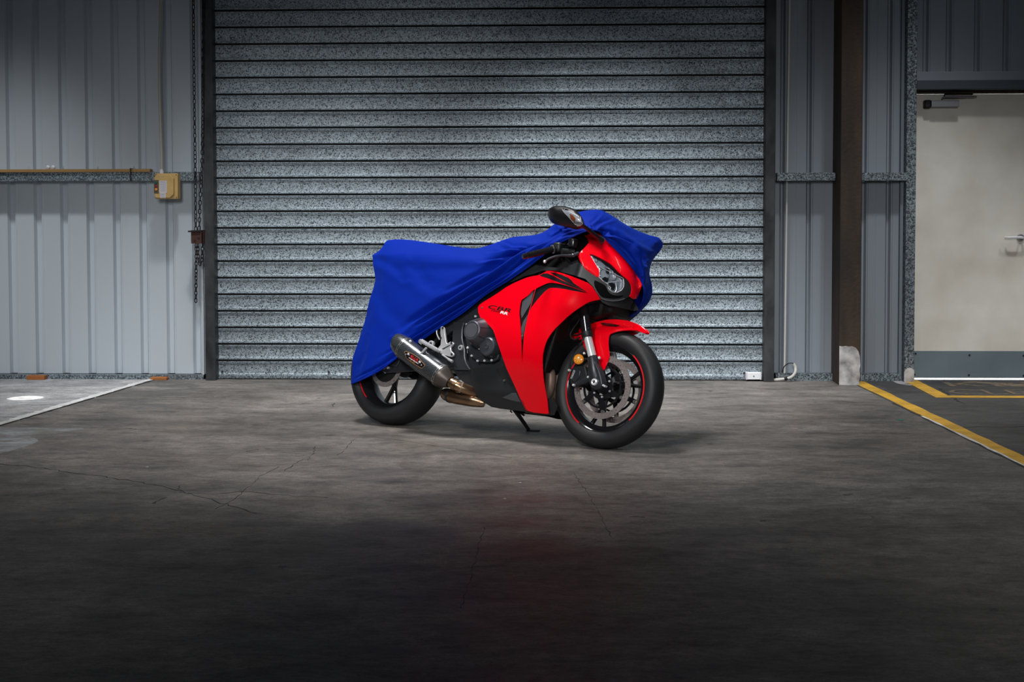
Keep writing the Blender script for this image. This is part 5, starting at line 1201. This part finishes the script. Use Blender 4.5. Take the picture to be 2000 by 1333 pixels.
# ================================================================== BLUE COVER
# stations from the tail to the nose; each lists points from the right-hand hem up to the ridge line (px, py, y)
ST = [
 [(686.3,750,-.105),(689,700,-.100),(712,626,-.085),(733,547,-.06),(727,498.5,-.02),(753.6,483.5,.07)],
 [(697,746,-.125),(706,690,-.118),(726,620,-.105),(744,549,-.085),(742,498,-.045),(754.6,470.9,.05)],
 [(709,741,-.15),(722,680,-.140),(740,615,-.12),(755,550,-.105),(760,498,-.075),(776,467.8,.03)],
 [(744,723,-.17),(760,665,-.150),(780,605,-.14),(798,548,-.125),(808,497,-.10),(806,469.5,.03)],
 [(790,689,-.165),(802,640,-.165),(820,590,-.155),(838,543,-.14),(852,498,-.115),(848,475.6,.02)],
 [(853,645,-.175),(862,610,-.170),(875,572,-.165),(890,533,-.15),(902,500,-.125),(892,482.5,.02)],
 [(905,611,-.180),(914,583,-.178),(925,555,-.17),(936,527,-.16),(944,502,-.135),(930,485.5,.02)],
 [(950,576,-.190),(957,555,-.188),(966,532,-.18),(974,510,-.17),(980,491,-.145),(960,477.5,.02)],
 [(1000,544,-.195),(1004,528,-.193),(1009,510,-.185),(1013,493,-.17),(1015,478,-.145),(1000,463.8,.0)],
 [(1038,517,-.20),(1042,503,-.20),(1046,490,-.19),(1049,478,-.175),(1050,468,-.15),(1046,459,.0)],
 [(1064,497,-.20),(1067,487,-.20),(1070,477,-.19),(1072,467,-.175),(1074,458,-.15),(1068,450,.0)],
 [(1090,476.5,-.20),(1093,470,-.20),(1096,462,-.19),(1098,452,-.175),(1098,441,-.15),(1088,434,.0)],
 [(1120,462.5,-.19),(1122,456,-.185),(1123,448,-.17),(1123,437,-.15),(1121,425,-.12),(1115,419,.0)],
 [(1147,451.5,-.165),(1149,446,-.155),(1151,438,-.135),(1151,428,-.11),(1150,418,-.07),(1148,411.2,.02)],
 [(1166,451,-.150),(1169,445,-.125),(1171,437,-.10),(1172,427,-.07),(1172,417,-.02),(1172,410.2,.04)],
 [(1177,458.5,-.125),(1183,450,-.095),(1189,442,-.06),(1193,432,-.02),(1194,425,.02),(1192,419.5,.08)],
 [(1189,473.5,-.105),(1198,463,-.07),(1207,453,-.03),(1215,444,.03),(1218,439,.08),(1217,436,.14)],
 [(1201,485.5,-.09),(1212,475,-.05),(1224,465,.00),(1234,457,.08),(1240,451,.16),(1241,449,.22)],
 [(1220,505,-.07),(1233,492,-.02),(1246,480,.06),(1257,470,.16),(1264,463,.24),(1266,459,.30)],
 [(1236,524.5,-.04),(1247,512,.01),(1258,500,.09),(1270,488,.19),(1282,474,.30),(1287,465,.36)],
 [(1247,541.5,-.01),(1255,530,.03),(1264,518,.11),(1272,507,.20),(1282,494,.30),(1294,480,.38)],
 [(1254.5,554,.02),(1259,546,.05),(1263,539,.10),(1266,532,.16),(1269,522,.22),(1273,508.5,.30)],
 [(1257.5,567,.05),(1261,563,.08),(1264,558,.12),(1267,552,.17),(1268,545,.20),(1266.5,535,.24)],
 [(1257,582,.08),(1262,580,.11),(1266,576,.14),(1269,571,.17),(1271.5,565,.20),(1272,556,.23)],
 [(1250,598,.10),(1256,596,.12),(1262,592,.15),(1267,588,.17),(1270,583,.19),(1272.8,575,.22)],
 [(1238,612,.11),(1245,609.5,.13),(1251,606,.15),(1257,602,.165),(1261,597.5,.18),(1266,592,.20)],
 [(1222,625,.12),(1227,624,.13),(1232,622,.145),(1238,619,.155),(1243,616,.165),(1249,611.5,.18)],
]
NS = len(ST)
A = np.zeros((NS, 6, 3))
for i, s in enumerate(ST):
    for j, (px, py, y) in enumerate(s):
        A[i,j] = B(px, py, y)
        if j == 0 and i >= 15 and i <= 21:
            A[i,j] = march([px], [py], lambda P: g_cowl(P)-.012)[0]
# far side: falls from the ridge on the left of the machine
FAR = np.zeros((NS, 4, 3))
for i in range(NS):
    r = A[i,5]; x = r[0]; i_ = max(i-1, 0); wl = np.interp(i_, [0,2,6,10,13,17,19,21,25], [.10,.16,.19,.20,.20,.33,.36,.28,.22]); 
    zl = np.interp(i_, [0,3,7,12,18,20,25], [.30,.42,.62,.70,.84,.72,.56])
    zt = r[2]
    if i_ < 20:
        for j, (fy, fz) in enumerate(((.45,.04),(.85,.22),(1.0,.6),(1.02,1.0))):
            if r[1] > .23: FAR[i,j] = (x-.05*(j+1), r[1]+(.20-r[1])*(j+1)/4, zt-(zt-zl)*(.02,.12,.45,1.)[j])
            else: FAR[i,j] = (x-.02*j, max(r[1]+.012*(j+1), wl*fy), zt-(zt-zl)*fz)
    else:
        for j in range(4): FAR[i,j] = (x-.05*(j+1), r[1]+.004*(j+1), zt-(zt-min(zl, zt-.02))*(.25*(j+1)))
G = np.concatenate([A, FAR], 1)      # NS x 10 x 3
def cr_axis(G, k, axis, tau=0.):
    G = np.moveaxis(G, axis, 0); n = len(G); out = []
    for i in range(n-1):
        p0 = G[max(i-1,0)]; p1 = G[i]; p2 = G[i+1]; p3 = G[min(i+2,n-1)]
        kk = k[i] if hasattr(k, '__len__') else k; m1 = (1-tau)*.5*(p2-p0); m2 = (1-tau)*.5*(p3-p1)
        for j in range(kk):
            t = j/kk; t2 = t*t; t3 = t2*t
            out.append((2*t3-3*t2+1)*p1+(t3-2*t2+t)*m1+(-2*t3+3*t2)*p2+(t3-t2)*m2)
    out.append(G[-1]); return np.moveaxis(np.array(out), 0, axis)
D1 = cr_axis(G, 12, 0, .15); KV = [38,26,18,16,14,5,5,4,4]; D2a = cr_axis(D1, KV, 1); D2b = cr_axis(D1, KV, 1, .9)
wt_ = np.clip(1-np.arange(D1.shape[0])/70., 0, 1)[:,None,None]; D2 = D2a*(1-wt_)+D2b*wt_
nu, nv = D2.shape[:2]
# folds: creases drawn as lines over the cloth, real displacement of the mesh
def proj_b(P):
    Wp = P @ BM.T + BO - CAMP; q = Wp @ RC; return np.stack([1000+FOC*q[:,0]/q[:,1], PRINC_Y-FOC*q[:,2]/q[:,1]], 1)
flat = D2.reshape(-1,3); pxy = proj_b(flat)
vid_ = np.tile(np.arange(nv), nu); right = vid_ <= sum(KV[:5])
tu = np.gradient(D2, axis=0).reshape(-1,3); tv = np.gradient(D2, axis=1).reshape(-1,3)
nr = np.cross(tu, tv); nr /= np.linalg.norm(nr, axis=1)[:,None]+1e-9
vc = BC-flat; sg = np.sign((nr*vc).sum(1)); nr *= sg[:,None]
folds = [  # polyline, half width px, depth m
 ([(772,650),(800,628),(850,597),(920,553),(1000,500),(1050,473),(1100,448)], 6.0, .032),
 ([(800,642),(870,604),(940,562),(1000,524),(1050,489),(1085,466),(1120,450)], 3.6, .026),
 ([(735,702),(790,669),(850,630),(920,586),(980,546),(1030,511),(1075,479)], 2.8, .020),
 ([(700,743),(760,706),(830,655),(900,607),(960,564),(1010,530),(1050,500)], 2.2, .014),
 ([(860,575),(920,540),(975,510),(1020,486),(1060,466)], 4, .014),
 ([(900,583),(950,553),(1005,514),(1060,474)], 1.8, .010),
 ([(690,742),(745,712),(800,674),(870,626)], 2.2, .012),
 ([(935,510),(980,501),(1015,490),(1045,476)], 3.0, .013), ([(950,493),(985,488),(1020,481)], 2.4, .011), ([(978,471),(1000,479),(1032,477)], 2.4, .012), ([(968,484),(1000,486),(1030,482)], 2.0, .008),
 ([(1076,452),(1090,447),(1098,436)], 3, .010), ([(1095,440),(1103,446),(1120,444)], 3, .008),
 ([(1128,456),(1100,463),(1075,479)], 2.0, .005), ([(1100,456),(1125,449),(1145,446)], 2.0, .005),
 ([(1158,444),(1180,432),(1200,425)], 3.5, .006), ([(1150,438),(1165,426),(1172,418)], 3, .005),
 ([(1160,447),(1195,466),(1225,490),(1243,514),(1254,535)], 2.4, .012), ([(1160,444),(1200,458),(1235,478),(1252,498),(1260,515)], 4.0, .034),
 ([(1172,455),(1197,474),(1218,496),(1236,518)], 1.8, .004), ([(1215,452),(1245,468),(1275,482)], 6, .006), ([(1200,440),(1240,458),(1270,468)], 5, .004),
 ([(1258,545),(1263,565),(1258,590),(1245,605)], 3.5, .006), ([(1268,515),(1262,530),(1267,548)], 3, .006),
 ([(727,502),(760,515),(790,540)], 8, .004), ([(762,505),(850,512),(930,508)], 9, -.003), ([(690,690),(705,640),(722,600)], 8, .003), ([(812,520),(830,550),(850,560)], 12, .004),
 ([(735,560),(760,610),(800,640)], 14, .004), ([(698,725),(712,690),(716,660)], 5, .003),
]
def signed(P, q):
    q = np.array(q, float); D = np.full(len(P), 1e9); Sg = np.ones(len(P))
    for i in range(1, len(q)):
        a, b = q[i-1], q[i]; d = b-a; t = np.clip(((P-a)@d)/(d@d), 0, 1); v = P-(a+t[:,None]*d); dd = np.linalg.norm(v, axis=1)
        c = np.sign(d[0]*v[:,1]-d[1]*v[:,0]); m = dd < D; D = np.where(m, dd, D); Sg = np.where(m, c, Sg)
    return D*Sg
dis = np.zeros(len(flat))
for pl_, w, dep in folds:
    d = signed(pxy, pl_)          # positive on the lower side of a crease that runs to the right
    q = np.array(pl_); L = np.linalg.norm(np.diff(q, axis=0), axis=1).sum()
    ends = np.minimum(np.linalg.norm(pxy-q[0], axis=1), np.linalg.norm(pxy-q[-1], axis=1)); fade = np.clip(ends/(L*.22), 0, 1)
    dis -= 1.2*dep*fade*(np.exp(-(d/w)**2)-.75*np.exp(-((d-1.7*w)/(w*.95))**2))
hemfade = np.clip(vid_/6., .0, 1)
dis = np.where(right, dis, 0)*(.25+.75*hemfade)
rng = np.random.RandomState(3)
flat2 = flat + nr*dis[:,None]
V = [tuple(p) for p in flat2 @ BM.T + BO]
Fc = [(i*nv+j, (i+1)*nv+j, (i+1)*nv+j+1, i*nv+j+1) for i in range(nu-1) for j in range(nv-1)]
# back of the tail closes between the right and left rear edges
nb = 10; rows = []
edge = [i for i in range(nv)]; ridge = sum(KV[:4])
left_edge = list(range(ridge+8, nv)); base = len(V)
# strip: right rear edge point k -> matching left rear edge point
R_idx = list(range(0, ridge+1)); Lf = list(range(ridge+KV[4], nv))
for a in range(nb+1):
    t = a/nb
    for k in range(len(R_idx)):
        r = np.array(V[R_idx[::-1][k]]); l = np.array(V[Lf[min(len(Lf)-1, int(k/(len(R_idx)-1)*(len(Lf)-1)))]])
        V.append(tuple(r+(l-r)*t - np.array([0,0,0])))
m_ = len(R_idx)
Fc += [(base+a*m_+k, base+a*m_+k+1, base+(a+1)*m_+k+1, base+(a+1)*m_+k) for a in range(nb) for k in range(m_-1)]
me = bpy.data.meshes.new('motorcycle_cover'); me.from_pydata(V, [], Fc); me.update()
bmh = bmesh.new(); bmh.from_mesh(me); bmesh.ops.remove_doubles(bmh, verts=bmh.verts, dist=.0004); bmesh.ops.recalc_face_normals(bmh, faces=bmh.faces); bmh.to_mesh(me); bmh.free()
me.materials.append(mat['cover']); me.shade_smooth()
cv = bpy.data.objects.new('motorcycle_cover', me); COL.objects.link(cv)
tag(cv, 'royal blue stretch fabric cover draped over the tail, seat and nose of the motorcycle', 'cover')
md_ = cv.modifiers.new('solid', 'SOLIDIFY'); md_.thickness = .0022; md_.offset = -1
# rolled hem
hemP = [np.array(V[i*nv]) for i in range(0, nu, 2)]
obj('hem', MB().tube(hemP, .0035, 8), mat['cover'], cv)
